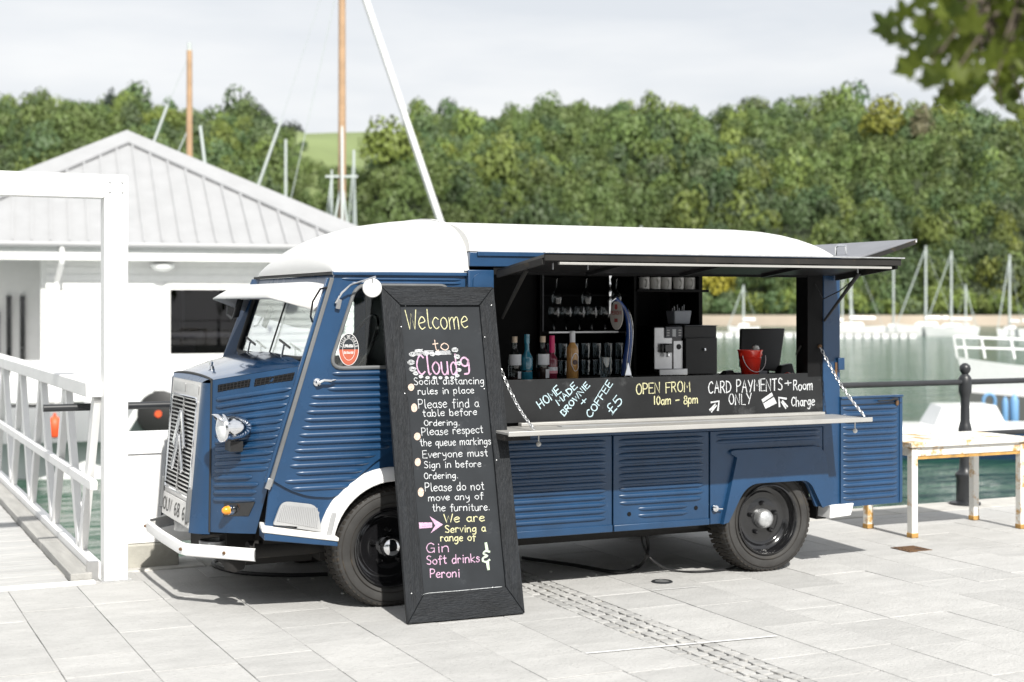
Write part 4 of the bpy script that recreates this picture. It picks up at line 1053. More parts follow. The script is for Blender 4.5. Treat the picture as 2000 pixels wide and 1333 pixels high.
# nose corner strips, cap and bonnet
for far in (False, True):
    def cs(u, v, far=far):
        z = .415+(1.262-.415)*v; a = Vector((GX(z)-.002, GY0, z)); c = Vector(nose(0, max(0, (z-.428)/.85))); c.z = z
        m_ = (a+c)/2+Vector((-.018, -.022, 0)); p_ = a*(1-u)**2+m_*2*u*(1-u)+c*u*u
        if far: p_.y = 2*YC-p_.y
        return tuple(p_)
    MB().sheet(cs, 8, 10).build('nose_corner', 'blue', van, smooth=True)
def capf(u, v):
    y = .42+(1.38-.42)*u; yf = GY0-.01+(GY1-GY0+.02)*u
    a = Vector((GX(1.25), yf, 1.262)); c = Vector((-.893, y, 1.284+.012*math.sin(u*math.pi))); 
    p_ = a.lerp(c, v); p_.z += .006*math.sin(v*math.pi); return tuple(p_)
MB().sheet(capf, 10, 4).build('nose_cap', 'blue', van, smooth=True)
def bonf(u, v):
    a = Vector(nose(v, 1)); c = Vector(nose(v, 1, True)); p_ = a.lerp(c, u); p_.z += (.020+.028*v)*math.sin(u*math.pi)**.7+.002
    if v > .0: p_.x += .03*math.sin(u*math.pi)*v
    return tuple(p_)
bn = MB().sheet(bonf, 20, 12).build('bonnet', 'bonnet', van, smooth=True)
MB().tube([bonf(u/12, .0) for u in range(13)], .008, 6).build('bonnet_seal', 'rubberk', van)
q = Vector(bonf(.42, .22)); 
MB().lathe([(.02, 0), (.016, .018), (.010, .022), (.013, .04), (.001, .05)], 12, q).tube([tuple(q+Vector((0, -.03, .03))), tuple(q+Vector((0, .03, .035)))], .006, 6).build('bonnet_catch', 'chrome', bn, smooth=True)
# lower lip of nose and dark under-parts
box('nose_floor', 'dark', van, (-.93, .3, .50, 1.5, .40, .44)); 
box('wheel_housing', 'dark', van, (-.64, .52, .27, 1.55, .36, 1.02)); box('engine_sump', 'dark', van, (-.80, -.30, .45, 1.35, .22, .42))
box('chassis', 'dark', van, (-.30, 3.0, .30, 1.50, .24, .36)); box('chassis_rail', 'dark', van, (.5, 2.1, .08, .16, .30, .344))
MB().tube([(-.72, .30, .33), (-.1, .34, .33)], .05, 10).build('torsion_tube', 'dark', van, smooth=True)
MB().lathe([(.001, -.07), (.055, -.05), (.07, 0), (.055, .05), (.001, .06)], 16, (-.80, .28, .285)).build('horn', 'dark', van, smooth=True)
MB().bar((1.9, .25, .31), (2.2, .3, .29), .06, .05).build('bracket', 'dark', van); MB().tube([(.6, .5, .29), (1.3, .55, .25), (2.8, .6, .30)], .025, 8).build('exhaust', 'rust', van, smooth=True)
# bumper
bp_ = [(-.735, .09), (-1.035, .425), (-1.052, .50), (-1.06, .95), (-1.052, 1.40), (-1.035, 1.475), (-.735, 1.73)]
b = MB()
for j in range(len(bp_)-1):
    a, c = bp_[j], bp_[j+1]
    d = (Vector(c)-Vector(a)).normalized(); nx, ny = d.y*.012, -d.x*.012
for (x, y) in bp_: pass
pr_ = [(-.004, .300), (.010, .306), (.014, .335), (.010, .364), (-.004, .370)]
for j, (x, y) in enumerate(bp_):
    a = Vector(bp_[max(0, j-1)]); c = Vector(bp_[min(len(bp_)-1, j+1)]); d = (c-a).normalized(); nx, ny = -d.y, d.x
    for w_, z in pr_: b.v.append((x+nx*w_, y+ny*w_, z))
    for w_, z in reversed(pr_): b.v.append((x+nx*(w_-.008), y+ny*(w_-.008), z))
for j in range(len(bp_)-1):
    for k in range(10): a = j*10+k; c = j*10+(k+1) % 10; b.f.append((a, c, c+10, a+10))
b.f.append(tuple(range(10))); b.f.append(tuple(range(len(b.v)-10, len(b.v))))
bu = b.build('bumper', 'white', van, bevel=.002)
for x, y in ((-.86, .228), (-1.048, .46), (-1.053, 1.42)):
    MB().lathe([(.010, 0), (.009, .006), (.001, .008)], 10, (x-.012, y-.006, .337), ax=(-.8, -.6, 0)).build('bolt', 'rust', bu, smooth=True)
for px, py, r_ in ((418, 1058, .085), (372, 1020, .10)):
    p = onZ(px, py, .35); MB().lathe([(r_, -.035), (r_, .018), (r_-.006, .022), (r_-.01, .018), (r_-.01, -.035)], 28, (p.x, p.y, .34), cap=False).build('bumper_iron', 'galv', bu, smooth=True)
    MB().lathe([(r_-.011, -.034), (.001, -.034)], 24, (p.x, p.y, .34), cap=False).build('bumper_pan', 'dark', bu)
# headlight, indicator
hp = Vector((-.905, .15, 1.03)); ax = Vector((-1, -.12, 0)).normalized()
hl = MB().lathe([(.070, .002), (.076, .004), (.080, -.002), (.080, -.014), (.076, -.020), (.075, -.05), (.070, -.085), (.058, -.12), (.040, -.15), (.020, -.170), (.001, -.176)], 40, hp, ax=ax, cap=False).build('headlight', 'chrome', van, smooth=True)
MB().lathe([(.071, .002), (.060, .011), (.04, .019), (.02, .023), (.001, .024)], 32, hp, ax=ax, cap=False).build('lens', 'lens', hl, smooth=True)
b = MB()
for i in range(17):
    a = R(20+140*i/16); o1 = hp+Vector((-.002, math.cos(a)*.082, math.sin(a)*.082)); w_ = math.sin((a-R(20))/R(140)*math.pi)
    b.v.append(tuple(o1)); b.v.append(tuple(hp+Vector((-.048*w_-.004, math.cos(a)*.080, math.sin(a)*.082-.004*w_))))
for i in range(16): b.f.append((2*i, 2*i+1, 2*i+3, 2*i+2))
o = b.build('peak', 'chrome', hl, smooth=True); sm = o.modifiers.new('thick', 'SOLIDIFY'); sm.thickness = .002
box('headlight_bracket', 'black', van, (-.855, -.785, .15, .27, .90, .955))
p, n_v = nfn(.46, .145); p = Vector(p); n_v = Vector(n_v); tv = Vector((-n_v.y, n_v.x, 0))*-1
def npt(u, v, off=0.):
    p_, n__ = nfn(u, v); return tuple(Vector(p_)+Vector(n__)*off)
MB().hexa([npt(.30, .105, .006), npt(.80, .11, .006), npt(.80, .11, -.01), npt(.30, .105, -.01), npt(.30, .19, .006), npt(.86, .20, .006), npt(.86, .20, -.01), npt(.30, .19, -.01)]).build('indicator_plate', 'blackgloss', van, bevel=.003)
c = Vector(npt(.47, .15, .02)); idc = MB().lathe([(.026, -.02), (.028, .0), (.027, .012)], 20, c, ax=(-1, -.35, 0)).build('indicator', 'chrome', van, smooth=True)
MB().lathe([(.025, .012), (.022, .034), (.012, .048), (.001, .052)], 18, c, ax=(-1, -.35, 0)).build('amber_lens', 'amber', idc, smooth=True)
MB().lathe([(.027, 0), (.022, -.03), (.010, -.075), (.001, -.085)], 16, c, ax=(-1, -.35, 0)).build('housing', 'blackgloss', idc, smooth=True)
# windscreen, pillars, header
WB, WT = (-.435, 1.372), (-.268, 1.872)     # x, z at the foot and head of the windscreen
def ws(y, s_, off=0.):
    x = WB[0]+(WT[0]-WB[0])*s_; z = WB[1]+(WT[1]-WB[1])*s_; return (x-off*.95, y, z+off*.32)
WY0, WY1 = .085, 1.715
so_ = [(WY0, -.02), (WY1, -.02), (WY1, 1.0), (WY0, 1.0)]
sh_ = rounded([(WY0+.075, .05), (WY1-.075, .05), (WY1-.075, .845), (WY0+.075, .845)], [.09]*4, 6)
MB().prism(so_, lambda y, s_: ws(y, s_, 0), lambda y, s_: ws(y, s_, -.03), [sh_]).build('windscreen_frame', 'blue', van, bevel=.004)
MB().tube([ws(y, s_, .004) for y, s_ in sh_], .014, 8, closed=True).build('windscreen_rubber', 'rubberk', van, smooth=True)
M['wglass'] = glass('windscreen_glass', (.97, .98, .98), 1.9)
MB().prism(sh_, lambda y, s_: ws(y, s_, -.006), lambda y, s_: ws(y, s_, -.010)).build('windscreen', 'wglass', van)
MB().bar(ws(YC, .05, .004), ws(YC, .845, .004), .010, .008).build('centre_bar', 'rubberk', van)
# A pillar sides: between windscreen and door
for far in (0, 1):
    y0, y1 = (WY0+.002, YN) if not far else (WY1-.002, YF)
    P = [(WB[0]-.02, y0, 1.35), (-.500, y1, 1.35), (-.505, y1+(.02 if not far else -.02), 1.35), (WB[0]-.01, y0+(.03 if not far else -.03), 1.35)]
    z1 = 1.872; Q = [(WT[0]-.005, y0, z1), (-.300, y1, z1), (-.295, y1+(.02 if not far else -.02), z1), (WT[0], y0+(.03 if not far else -.03), z1)]
    MB().hexa(P+Q).build('pillar', 'blue', van)
# trim strip from roof to fender
a = Vector((-.318, YN-.012, 1.852)); c = Vector((-.672, YN-.014, .715))
MB().bar(tuple(a), tuple(c), .024, .014, up=(0, 1, 0)).build('trim_strip', 'rubber', van, bevel=.004)
MB().bar(tuple(a+Vector((-.022, .008, 0))), tuple(c+Vector((-.02, .012, .02))), .018, .02, up=(0, 1, 0)).build('pillar_edge', 'blue', van, bevel=.004)
MB().bar((c.x+.004, c.y-.006, c.z+.045), (c.x-.016, c.y-.006, c.z-.012), .030, .014, up=(0, 1, 0)).build('trim_end', 'steel', van, bevel=.003)
# gutters
MB().bar((-.315, YN-.01, 1.878), (.49, YN-.01, 1.878), .03, .02).build('gutter', 'blue', van, bevel=.004)
MB().bar((-.285, YN, 1.88), (-.275, YF, 1.88), .022, .014).build('front_gutter', 'rubberk', van)
# white visor
def vis(u, v):
    # u from near to far, v from header to front edge
    y = .07+u*1.66; e = min(u/.12, (1-u)/.12, 1); e = math.sin(max(0, e)*math.pi/2)
    x = -.292-(.04+.285*e)*v-.006*math.sin(u*math.pi); z = 1.822-.075*v**1.5+.030*math.sin(v*math.pi)*e-(.075*(1-e))*(.3+v)
    return (x, y, z)
o = MB().sheet(vis, 30, 8).build('visor', 'roof', van, smooth=True); sm = o.modifiers.new('thick', 'SOLIDIFY'); sm.thickness = .010
MB().hexa([(-.60, YC-.006, 1.735), (-.30, YC-.006, 1.74), (-.30, YC+.006, 1.74), (-.60, YC+.006, 1.735), (-.60, YC-.006, 1.75), (-.3, YC-.006, 1.80), (-.3, YC+.006, 1.80), (-.60, YC+.006, 1.75)]).build('visor_brace', 'roof', van)
# mirrors and grab handles
for y in (YN-.01, YF+.0):
    s_ = -1 if y < 1 else 1
    MB().tube([(-.345, y, 1.80), (-.40, y+s_*.045, 1.79), (-.445, y+s_*.05, 1.72), (-.455, y+s_*.045, 1.64), (-.43, y+s_*.0, 1.61)] , .006, 8).build('mirror_arm', 'blackgloss', van, smooth=True)
MB().hexa([(-.47, 1.60, 1.62), (-.43, 1.60, 1.62), (-.43, 1.63, 1.62), (-.47, 1.63, 1.62), (-.43, 1.60, 1.76), (-.39, 1.60, 1.76), (-.39, 1.63, 1.76), (-.43, 1.63, 1.76)]).build('mirror', 'black', van, bevel=.01)
p = onY(727, 563, YN-.10)
rm = MB().lathe([(.001, -.012), (.040, -.008), (.054, 0), (.050, .006), (.001, .008)], 28, p, ax=(-.2, -1, .08)).build('round_mirror', 'roof', van, smooth=True)
MB().tube([tuple(onY(655, 592, YN-.02)), tuple(onY(668, 572, YN-.05)), tuple(onY(685, 557, YN-.07)), tuple(onY(710, 549, YN-.09)), tuple(onY(734, 541, YN-.10))], .006, 8).tube([tuple(onY(727, 545, YN-.1)), tuple(onY(727, 553, YN-.1))], .006, 6).build('mirror_bracket', 'chrome', rm, smooth=True)
MB().bar(tuple(onY(663, 585, YN-.02)), tuple(onY(659, 604, YN-.02)), .028, .02, up=(0, 1, 0)).build('mirror_clamp', 'steel', rm, bevel=.004)
# wipers
for y in (.50, 1.25):
    a = Vector(ws(y, -.02, .02)); c = Vector(ws(y+.06, .18, .03)); MB().tube([tuple(a), tuple(a+Vector((-.01, 0, .03))), tuple(c)], .006, 6).build('wiper_arm', 'chrome', van, smooth=True)
    MB().bar(tuple(Vector(ws(y-.07, .15, .028))), tuple(Vector(ws(y+.19, .23, .028))), .008, .012).build('wiper_blade', 'black', van)
    MB().lathe([(.022, 0), (.02, .02), (.001, .025)], 12, tuple(a), ax=(-.9, 0, .4)).build('wiper_pivot', 'chrome', van, smooth=True)
# cab interior: dash, seats, wheel, far door, back wall
box('dashboard', 'interior', van, (-.40, -.22, .12, 1.70, 1.05, 1.33), bevel=.02)
box('cab_floor', 'interior', van, (-.6, .49, .12, 1.70, 1.0, 1.04)); 
box('seat', 'interior', van, (.05, .45, .2, .75, 1.04, 1.24), bevel=.03); box('backrest', 'interior', van, (.34, .46, .2, .75, 1.25, 1.52), bevel=.03)
box('cab_partition', 'interior', van, (.492, .51, .05, 1.75, .95, 2.0))
c = Vector((-.02, .42, 1.46)); a1 = Vector((0, 1, 0)); a2 = Vector((.45, 0, .89)).normalized()
MB().tube([tuple(c+a1*.20*math.cos(t)+a2*.20*math.sin(t)) for t in [i*math.pi/16 for i in range(32)]], .010, 8, closed=True).tube([tuple(c), tuple(c+Vector((-.3, 0, -.28)))], .018, 8).build('steering_wheel', 'black', van, smooth=True)
fh = rounded([(-.385, 1.36), (-.262, 1.76), (.41, 1.76), (.41, 1.36)], [.06]*4, 5)
yprism([(-.302, 1.868), (.487, 1.868), (.487, .9), (-.665, .755)], YF-.016, YF, [fh]).build('cab_door', 'blue', van)
yprism(fh, YF-.01, YF-.006).build('side_window', 'glass', van)
# cab roof
def sec(x, z0, zc, y0, y1, n=2.7, m=1.9, K=24):
    o = []
    for i in range(K+1):
        a = math.pi*i/K; cx_ = math.cos(a); sx = math.sin(a)
        y = (y0+y1)/2-(y1-y0)/2*math.copysign(abs(cx_)**(2/n), cx_); z = z0+(zc-z0)*max(0, sx)**(2/m); o.append((x, y, z))
    return o
def loft(secs, name, mat, close=True, **k):
    b = MB(); n = len(secs[0])
    for s_ in secs: b.v += s_
    for i in range(len(secs)-1):
        for j in range(n-1): a = i*n+j; b.f.append((a, a+1, a+n+1, a+n))
    if close: b.f.append(tuple(range(n))); b.f.append(tuple(range(len(b.v)-n, len(b.v))))
    return b.build(name, mat, van, smooth=True, **k)
prof = [(-.300, 1.889, 1.900), (-.300, 1.889, 1.925), (-.290, 1.889, 1.955), (-.265, 1.889, 1.990), (-.22, 1.889, 2.030), (-.16, 1.889, 2.075), (-.08, 1.889, 2.118), (.02, 1.889, 2.158), (.14, 1.889, 2.192), (.27, 1.889, 2.212), (.40, 1.889, 2.225), (.50, 1.889, 2.230)]
loft([sec(x, z0, zc, YN-.012+max(0, -.14-x)*.25, YF+.012-max(0, -.10-x)*.8, n=2.9, m=2.5) for x, z0, zc in prof], 'cab_roof', 'roof')
loft([sec(x, 1.900, 2.238, YN-.022, YF+.022, n=2.8, m=2.2) for x in (.475, .505)], 'roof_seam', 'roof')
# box roof
st_ = []
for x in [.50, .9, 1.4, 1.9, 2.4, 2.6, 2.75, 2.85, 2.93, 3.0, 3.05, 3.09, 3.115, 3.125]:
    k = max(0, (x-2.55)/.585); f_ = (1-k**2.6)**.55 if k < 1 else 0
    zc = 2.018+.196*max(.12, f_)
    st_.append(sec(x, 2.012, zc, -.012+.06*k**6, 1.85-.06*k**6, n=3.0, m=2.3))
loft(st_, 'box_roof', 'roof')
box('roof_lining', 'interior', van, (.52, 3.10, .03, 1.80, 1.93, 2.01))
# box body: front pillar, top rail, rear pillar
fpil = box('front_pillar', 'blue', van, (.494, .655, -.006, .05, .97, 1.905), bevel=.004)
yprism(rounded([(.520, 1.20), (.632, 1.20), (.632, 1.885), (.520, 1.885)], [.02, .02, .055, .055], 6), -.016, -.005).build('embossed_panel', 'blue', fpil, bevel=.006)
box('top_rail', 'blue', van, (.50, 3.13, -.012, .03, 1.925, 2.008), bevel=.004); box('rail_lip', 'blue', van, (.545, 3.12, -.024, -.013, 1.985, 2.012), bevel=.003)
box('header', 'interior', van, (.655, 3.0, .0, .028, 1.88, 1.924))
box('rear_pillar', 'blue', van, (2.995, 3.13, -.008, .05, .40, 1.925), bevel=.006); box('rear_jamb', 'interior', van, (2.875, 2.993, -.004, .12, 1.24, 1.925))
MB().bar((2.87, .06, 1.44), (2.845, .08, 1.38), .03, .012).build('loose_hook', 'dark', van)
box('jamb', 'interior', van, (.655, .667, .02, .5, .97, 1.925))
box('far_wall', 'interior', van, (.50, 3.12, 1.80, 1.83, .40, 2.0)); box('far_wall_skin', 'blue', van, (.50, 3.13, 1.832, 1.85, .40, 2.01))
box('floor', 'dark', van, (.50, 3.12, .28, 1.80, .37, .42)); box('sill', 'dark', van, (.50, 2.19, .03, .27, .345, .40))
box('box_partition', 'interior', van, (.513, .53, .05, 1.79, .42, 1.93))
# lower side: panels with ribs
rail = box('counter_rail', 'blue', van, (.655, 3.0, -.022, .03, .918, .972), bevel=.004)
pa = box('side_panel', 'blue2', van, (.494, 1.437, -.004, .02, .335, .915), bevel=.004)
b = Ribs()
for i in range(12):
    z = .878-i*.0415; rib(b, flat(-.004), .53, 1.395, z, w=.0146, h=.0125)
b.build('panel_ribs', 'blue2', pa, smooth=True)
box('panel_lip', 'blue2', pa, (.494, 1.437, -.014, -.005, .335, .378), bevel=.004)
pb = box('side_panel', 'blue2', van, (1.447, 2.125, -.004, .02, .335, .915), bevel=.004)
b = Ribs()
for i in range(12):
    z = .878-i*.0415; x0, x1 = 1.485, 2.085
    if i in (10, 11): x0, x1 = 1.62, 1.97
    if i == 9: x0, x1 = 1.49, 2.07
    rib(b, flat(-.004), x0, x1, z, w=.0146, h=.0125)
b.build('panel_ribs', 'blue2', pb, smooth=True)
box('panel_lip', 'blue2', pb, (1.447, 2.125, -.014, -.005, .335, .375), bevel=.004)
for x, z in ((1.555, .435), (2.03, .445)): MB().lathe([(.014, 0), (.012, .002), (.001, .001)], 10, (x, -.006, z), ax=(0, -1, 0)).build('lock_hole', 'interior', pb)
q = (2.165, -.012, .435)
lt = MB().lathe([(.022, 0), (.020, .012), (.010, .016), (.001, .018)], 14, q, ax=(0, -1, 0)); lt.bar((q[0]-.005, -.03, q[2]), (q[0]+.045, -.03, q[2]-.003), .006); lt.build('latch', 'chrome', van, smooth=True)
fe = yprism([(2.135, .335), (2.135, .915), (2.993, .915), (2.993, .40), (2.97, .40)]+rounded([(2.94, .40), (2.86, .575), (2.38, .575), (2.24, .36)], [0, .06, .09, 0], 5)+[(2.22, .335)], -.004, .02).build('rear_side_panel', 'blue', van, bevel=.004)
b = Ribs()
for z in (.885, .848): rib(b, flat(-.004), 2.18, 2.97, z, w=.0135, h=.010)
b.build('panel_ribs', 'blue', fe, smooth=True)
fl = [(2.205, .335)]+rounded([(2.215, .80), (3.005, .80), (3.045, .40)], [.11, .10, .02], 8)+rounded([(2.975, .395), (2.872, .578), (2.385, .578), (2.245, .345)], [.0, .06, .10, 0], 6)
b = MB().prism(fl, lambda x, z: (x, -.004, z), lambda x, z: (2.62+(x-2.62)*.982, -.036+.010*max(0, (z-.6)/.2), .575+(z-.575)*(.965 if z > .575 else 1)))
b.build('rear_fender', 'blue', van, smooth=False, bevel=.012, bseg=3)
box('wheel_housing', 'dark', van, (2.1, 3.08, .26, 1.55, .42, .86))
tail = MB().hexa([(3.03, -.03, .32), (3.20, -.03, .33), (3.20, .12, .33), (3.03, .12, .32), (3.04, -.03, .405), (3.225, -.03, .41), (3.225, .12, .41), (3.04, .12, .405)]).build('rear_bumper_end', 'white', van, bevel=.006)
box('rear_crossmember', 'dark', van, (3.02, 3.10, .1, 1.75, .30, .42))
# wheels
def wheel(x, y, name_mat='chrome', out=0):
    Rr, z = .338, .330; ax = (0, -1, 0); c = (x, y, z)
    tp = [(.225, -.18), (.285, -.195), (.322, -.18), (.336, -.155), (.338, -.10), (.338, -.045), (.334, -.022), (.322, -.006), (.300, .004), (.270, .004), (.240, -.004), (.222, -.014)]
    wh = bpy.data.objects.new('wheel', None); COL.objects.link(wh); wh.parent = van; OFF[wh.name] = OFF[van.name]; wh.empty_display_size = .1
    ty = MB().lathe(tp, 64, c, ax=ax, cap=False).build('tyre', 'sidewall', wh, smooth=True)
    tr_ = MB(); nb = 58
    for i in range(nb):
        a0 = 2*math.pi*i/nb; a1 = a0+2*math.pi/nb*.62
        for (y0, y1, r0, r1, sk) in ((-.004, -.052, .326, .345, .25), (-.058, -.098, .337, .346, 0), (-.104, -.145, .337, .346, .2), (-.15, -.19, .326, .344, -.25)):
            P = []
            for rr_ in (r0-.01, None):
                for (yy, aa, re) in ((y0, a0, r0), (y0, a1, r0), (y1, a1+sk*.1, r1), (y1, a0+sk*.1, r1)):
                    q_ = (re-.012) if rr_ else re
                    P.append((x+q_*math.cos(aa), y-yy*1.0, z+q_*math.sin(aa)))
            tr_.hexa(P)
    tr_.build('tread', 'tyre', ty)
    for rr_ in (.252, .302): MB().tube([(x+rr_*math.cos(t), y-.0045, z+rr_*math.sin(t)) for t in [i*2*math.pi/48 for i in range(48)]], .0025, 5, closed=True).build('sidewall_ring', 'tyre', ty, smooth=True)
    MB().lathe([(.222, -.014), (.226, .002), (.218, .004), (.210, -.006), (.205, -.03), (.198, -.055), (.178, -.062), (.170, -.075), (.160, -.080), (.120, -.076), (.095, -.070), (.070, -.072), (.001, -.072)], 48, c, ax=ax, cap=False).build('rim', 'blackgloss', wh, smooth=True)
    hb = MB().lathe([(.062, -.074), (.062, -.050), (.056, -.026), (.045, -.016), (.030, -.010), (.012, -.008), (.001, -.008)] if name_mat != 'chrome' else [(.066, -.074), (.064, -.04), (.056, -.012), (.042, .004), (.022, .012), (.001, .014)], 28, c, ax=ax).build('hub_cap', name_mat, wh, smooth=True)
    nut = None
    for i in range(5):
        a = R(20+72*i); q = (x+.098*math.cos(a), y+.070, z+.098*math.sin(a))
        if nut is None: nut = MB().lathe([(.016, 0), (.016, .014), (.008, .024), (.001, .025)], 8, (x+.098*math.cos(R(20)), y+.070, z+.098*math.sin(R(20))), ax=ax).build('wheel_nut', 'blackgloss', wh); a0 = R(20); o = nut
        else: o = nut.copy(); COL.objects.link(o); o.parent = wh; o.location = (.098*(math.cos(a)-math.cos(a0)), 0, .098*(math.sin(a)-math.sin(a0)))
    return wh
w1 = wheel(.045, .035, 'chrome'); w2 = wheel(2.605, .045, 'galv')
for w, x in ((w1, .045), (w2, 2.605)):
    MB().lathe([(.20, -.19), (.285, -.2), (.335, -.17), (.338, -.1), (.338, -.02), (.30, 0), (.20, 0)], 36, (x, 1.60, .33), ax=(0, -1, 0)).build('far_wheel', 'tyre', van, smooth=True)
# counter flap, chalk panel, knobs, chains
cf = box('counter_flap', 'alu', van, (.56, 3.055, -.412, -.026, .980, .996), bevel=.003)
box('flap_edge', 'alu', cf, (.555, 3.06, -.424, -.413, .974, 1.002), bevel=.003)
box('flap_end', 'dark', cf, (.56, .72, -.36, -.03, .945, .977), bevel=.003)
box('flap_channel', 'alu', cf, (.80, 2.96, -.075, -.027, .997, 1.016), bevel=.003); box('flap_strip', 'seam', cf, (1.0, 2.6, -.20, -.13, .997, .9995))
for x, px, py in ((.95, 1052, 868), (3.0, 1670, 842)):
    p = onY(px, py, -.10 if px < 1500 else -.30); MB().lathe([(.001, -.016), (.012, -.010), (.016, 0), (.012, .010), (.001, .016)], 14, p).tube([tuple(p), (p.x, p.y, .98)], .004, 6).build('ball_knob', 'ceramic', cf, smooth=True)
def chain(a, c, name='chain'):
    a = Vector(a); c = Vector(c); n = int((c-a).length/.0235); b = MB(); pts = []
    for i in range(n+1):
        t = i/n; p_ = a.lerp(c, t); p_.z -= .035*math.sin(t*math.pi); pts.append(p_)
    for i in range(n):
        d = (pts[i+1]-pts[i]).normalized(); m_ = (pts[i]+pts[i+1])/2; s_ = d.orthogonal().normalized(); s_ = Matrix.Rotation(R(25+(90 if i % 2 else 0)), 3, d) @ s_
        P = [m_+d*.0175*math.cos(t)+s_*.0085*math.sin(t) for t in [k*math.pi/6 for k in range(12)]]
        b.tube([tuple(q_) for q_ in P], .0026, 5, closed=True)
    return b.build(name, 'galv', van, smooth=True)
chain((.695, -.01, 1.335), (.735, -.37, 1.008)); chain((2.965, -.012, 1.435), (3.025, -.385, 1.010))
MB().lathe([(.012, 0), (.012, .02), (.001, .024)], 10, (2.965, 0, 1.435), ax=(0, -1, 0)).build('chain_hook', 'rust', van)
cp_ = box('counter_board', 'slate2', van, (.672, 2.995, -.0035, .012, 1.012, 1.264), bevel=.002)
# hinges on rear pillar
box('hinge', 'blue', van, (3.10, 3.15, -.03, -.01, 1.28, 1.36), bevel=.004); box('hinge', 'rust', van, (3.085, 3.10, -.016, -.009, 1.24, 1.33))
# top hatch raised as an awning, with lip, lamp strip and struts
HY, HZ0, HZ1 = -.632, 1.902, 1.972
def hat(x, s_, dz=0): return (x, -.012+(HY+.012)*s_, HZ0+(HZ1-HZ0)*s_+dz)
X0, X1 = .672, 3.085
ht = MB().hexa([hat(X0, 0, -.010), hat(X1, 0, -.010), hat(X1, 1, -.010), hat(X0, 1, -.010), hat(X0, 0, .006), hat(X1, 0, .006), hat(X1, 1, .006), hat(X0, 1, .006)]).build('serving_hatch', 'black', van)
box('hatch_lip', 'dark', ht, (X0-.005, X1+.01, HY-.018, HY-.001, 1.942, 1.982), bevel=.003)
box('hatch_drip_edge', 'galv', ht, (X0-.01, X1+.03, HY-.030, HY-.002, 1.984, 1.992), bevel=.002)
for x in (X0, X1): MB().bar(hat(x, .02, -.025), hat(x, .98, -.03), .018, .035).build('hatch_side', 'dark', ht)
box('lamp_strip', 'alu', ht, (.76, 3.03, HY-.010, HY+.014, 1.922, 1.936), bevel=.002)
for x in (1.25, 1.9, 2.5): MB().bar(hat(x, .05, -.02), hat(x, .95, -.022), .025, .02).build('hatch_rib', 'black', ht)
for x in (.80, 1.02, 2.9): MB().bar(hat(x, .75, -.02), hat(x, .75, -.055), .010, .004).build('hatch_tab', 'galv', ht)
MB().tube([(.705, -.012, 1.625), (.72, -.31, 1.905)], [.008, .014], 8).build('hatch_strut', 'dark', van, smooth=True)
MB().tube([(3.0, -.012, 1.60), (3.03, -.33, 1.905)], [.008, .014], 8).build('hatch_strut', 'black', van, smooth=True)
MB().tube([(3.03, -.29, 1.87), (2.99, -.18, 1.79), (2.96, -.05, 1.74), (2.93, -.012, 1.84)], .004, 6).build('cable', 'cable', van)
# rear: lower door swung forward to the side, top hatch raised
D = Vector((.533, .035, 0)).normalized(); n_d = Vector((D.y, -D.x, 0))
def dr_(x, z): p_ = Vector((3.125, -.022, 0))+D*x; return ((p_.x, p_.y, z), tuple(n_d))
LW = .535
rd = MB().prism(rounded([(0, .385), (LW, .385), (LW, 1.105), (0, 1.105)], [.0, .02, .025, 0]), lambda x, z: dr_(x, z)[0], lambda x, z: tuple(Vector(dr_(x, z)[0])-n_d*.025)).build('rear_door', 'blue', van, bevel=.005)
b = Ribs()
for i in range(15): rib(b, dr_, .02, LW-.045, 1.028-i*.0418, w=.0142, h=.0125)
b.build('door_ribs', 'blue', rd, smooth=True)
def dbar(x0, x1, z0, z1, o0, o1, nm, mt, **k):
    P = [tuple(Vector(dr_(x, z)[0])+n_d*o) for (x, o, z) in ((x0, o0, z0), (x1, o0, z0), (x1, o1, z0), (x0, o1, z0), (x0, o0, z1), (x1, o0, z1), (x1, o1, z1), (x0, o1, z1))]
    return MB().hexa(P).build(nm, mt, rd, **k)
dbar(.0, LW-.01, 1.050, 1.053, .002, .008, 'seam', 'rubberk'); dbar(.0, LW, 1.09, 1.105, .0, .010, 'door_lip', 'blue', bevel=.003)
dbar(LW-.030, LW-.026, .39, 1.09, 0, .006, 'door_fold', 'blue')
MB().tube([tuple(Vector(dr_(x, z)[0])+n_d*.02) for x, z in ((.30, 1.070), (.40, 1.071), (.44, 1.078), (.475, 1.078))], [.005, .006, .007, .007], 8).build('door_handle', 'black', rd, smooth=True)
dbar(.468, .49, 1.035, 1.068, .004, .014, 'catch', 'rust')
P0 = Vector((3.14, -.01, 1.965)); P1 = Vector((3.775, .0, 2.135)); Pf = Vector((0, 1.86, 0))
th = MB().hexa([tuple(x) for x in (P0, P1, P1+Pf, P0+Pf, P0+Vector((0, 0, .018)), P1+Vector((0, 0, .012)), P1+Pf+Vector((0, 0, .012)), P0+Pf+Vector((0, 0, .018)))]).build('rear_hatch', 'grey', van, bevel=.004)
MB().bar(tuple(P0+Vector((.02, .004, -.012))), tuple(P1+Vector((-.02, .004, -.012))), .02, .028).build('hatch_frame', 'dark', th)
MB().bar(tuple(P1+Vector((-.02, .0, -.006))), tuple(P1+Pf+Vector((-.02, 0, -.006))), .03, .016).build('hatch_frame', 'silver', th)
MB().bar(tuple(P1+Vector((-.10, .01, -.03))), tuple(P1+Vector((-.06, .01, -.018))), .03, .02).build('hatch_catch', 'rust', th)
p = onY(1640, 490, .25)
MB().tube([(p.x-.03, p.y, p.z-.035), (p.x-.03, p.y, p.z+.02), (p.x-.01, p.y, p.z+.035), (p.x+.05, p.y, p.z+.035), (p.x+.055, p.y, p.z-.02)], .008, 8).build('number_lamp', 'chrome', th, smooth=True)
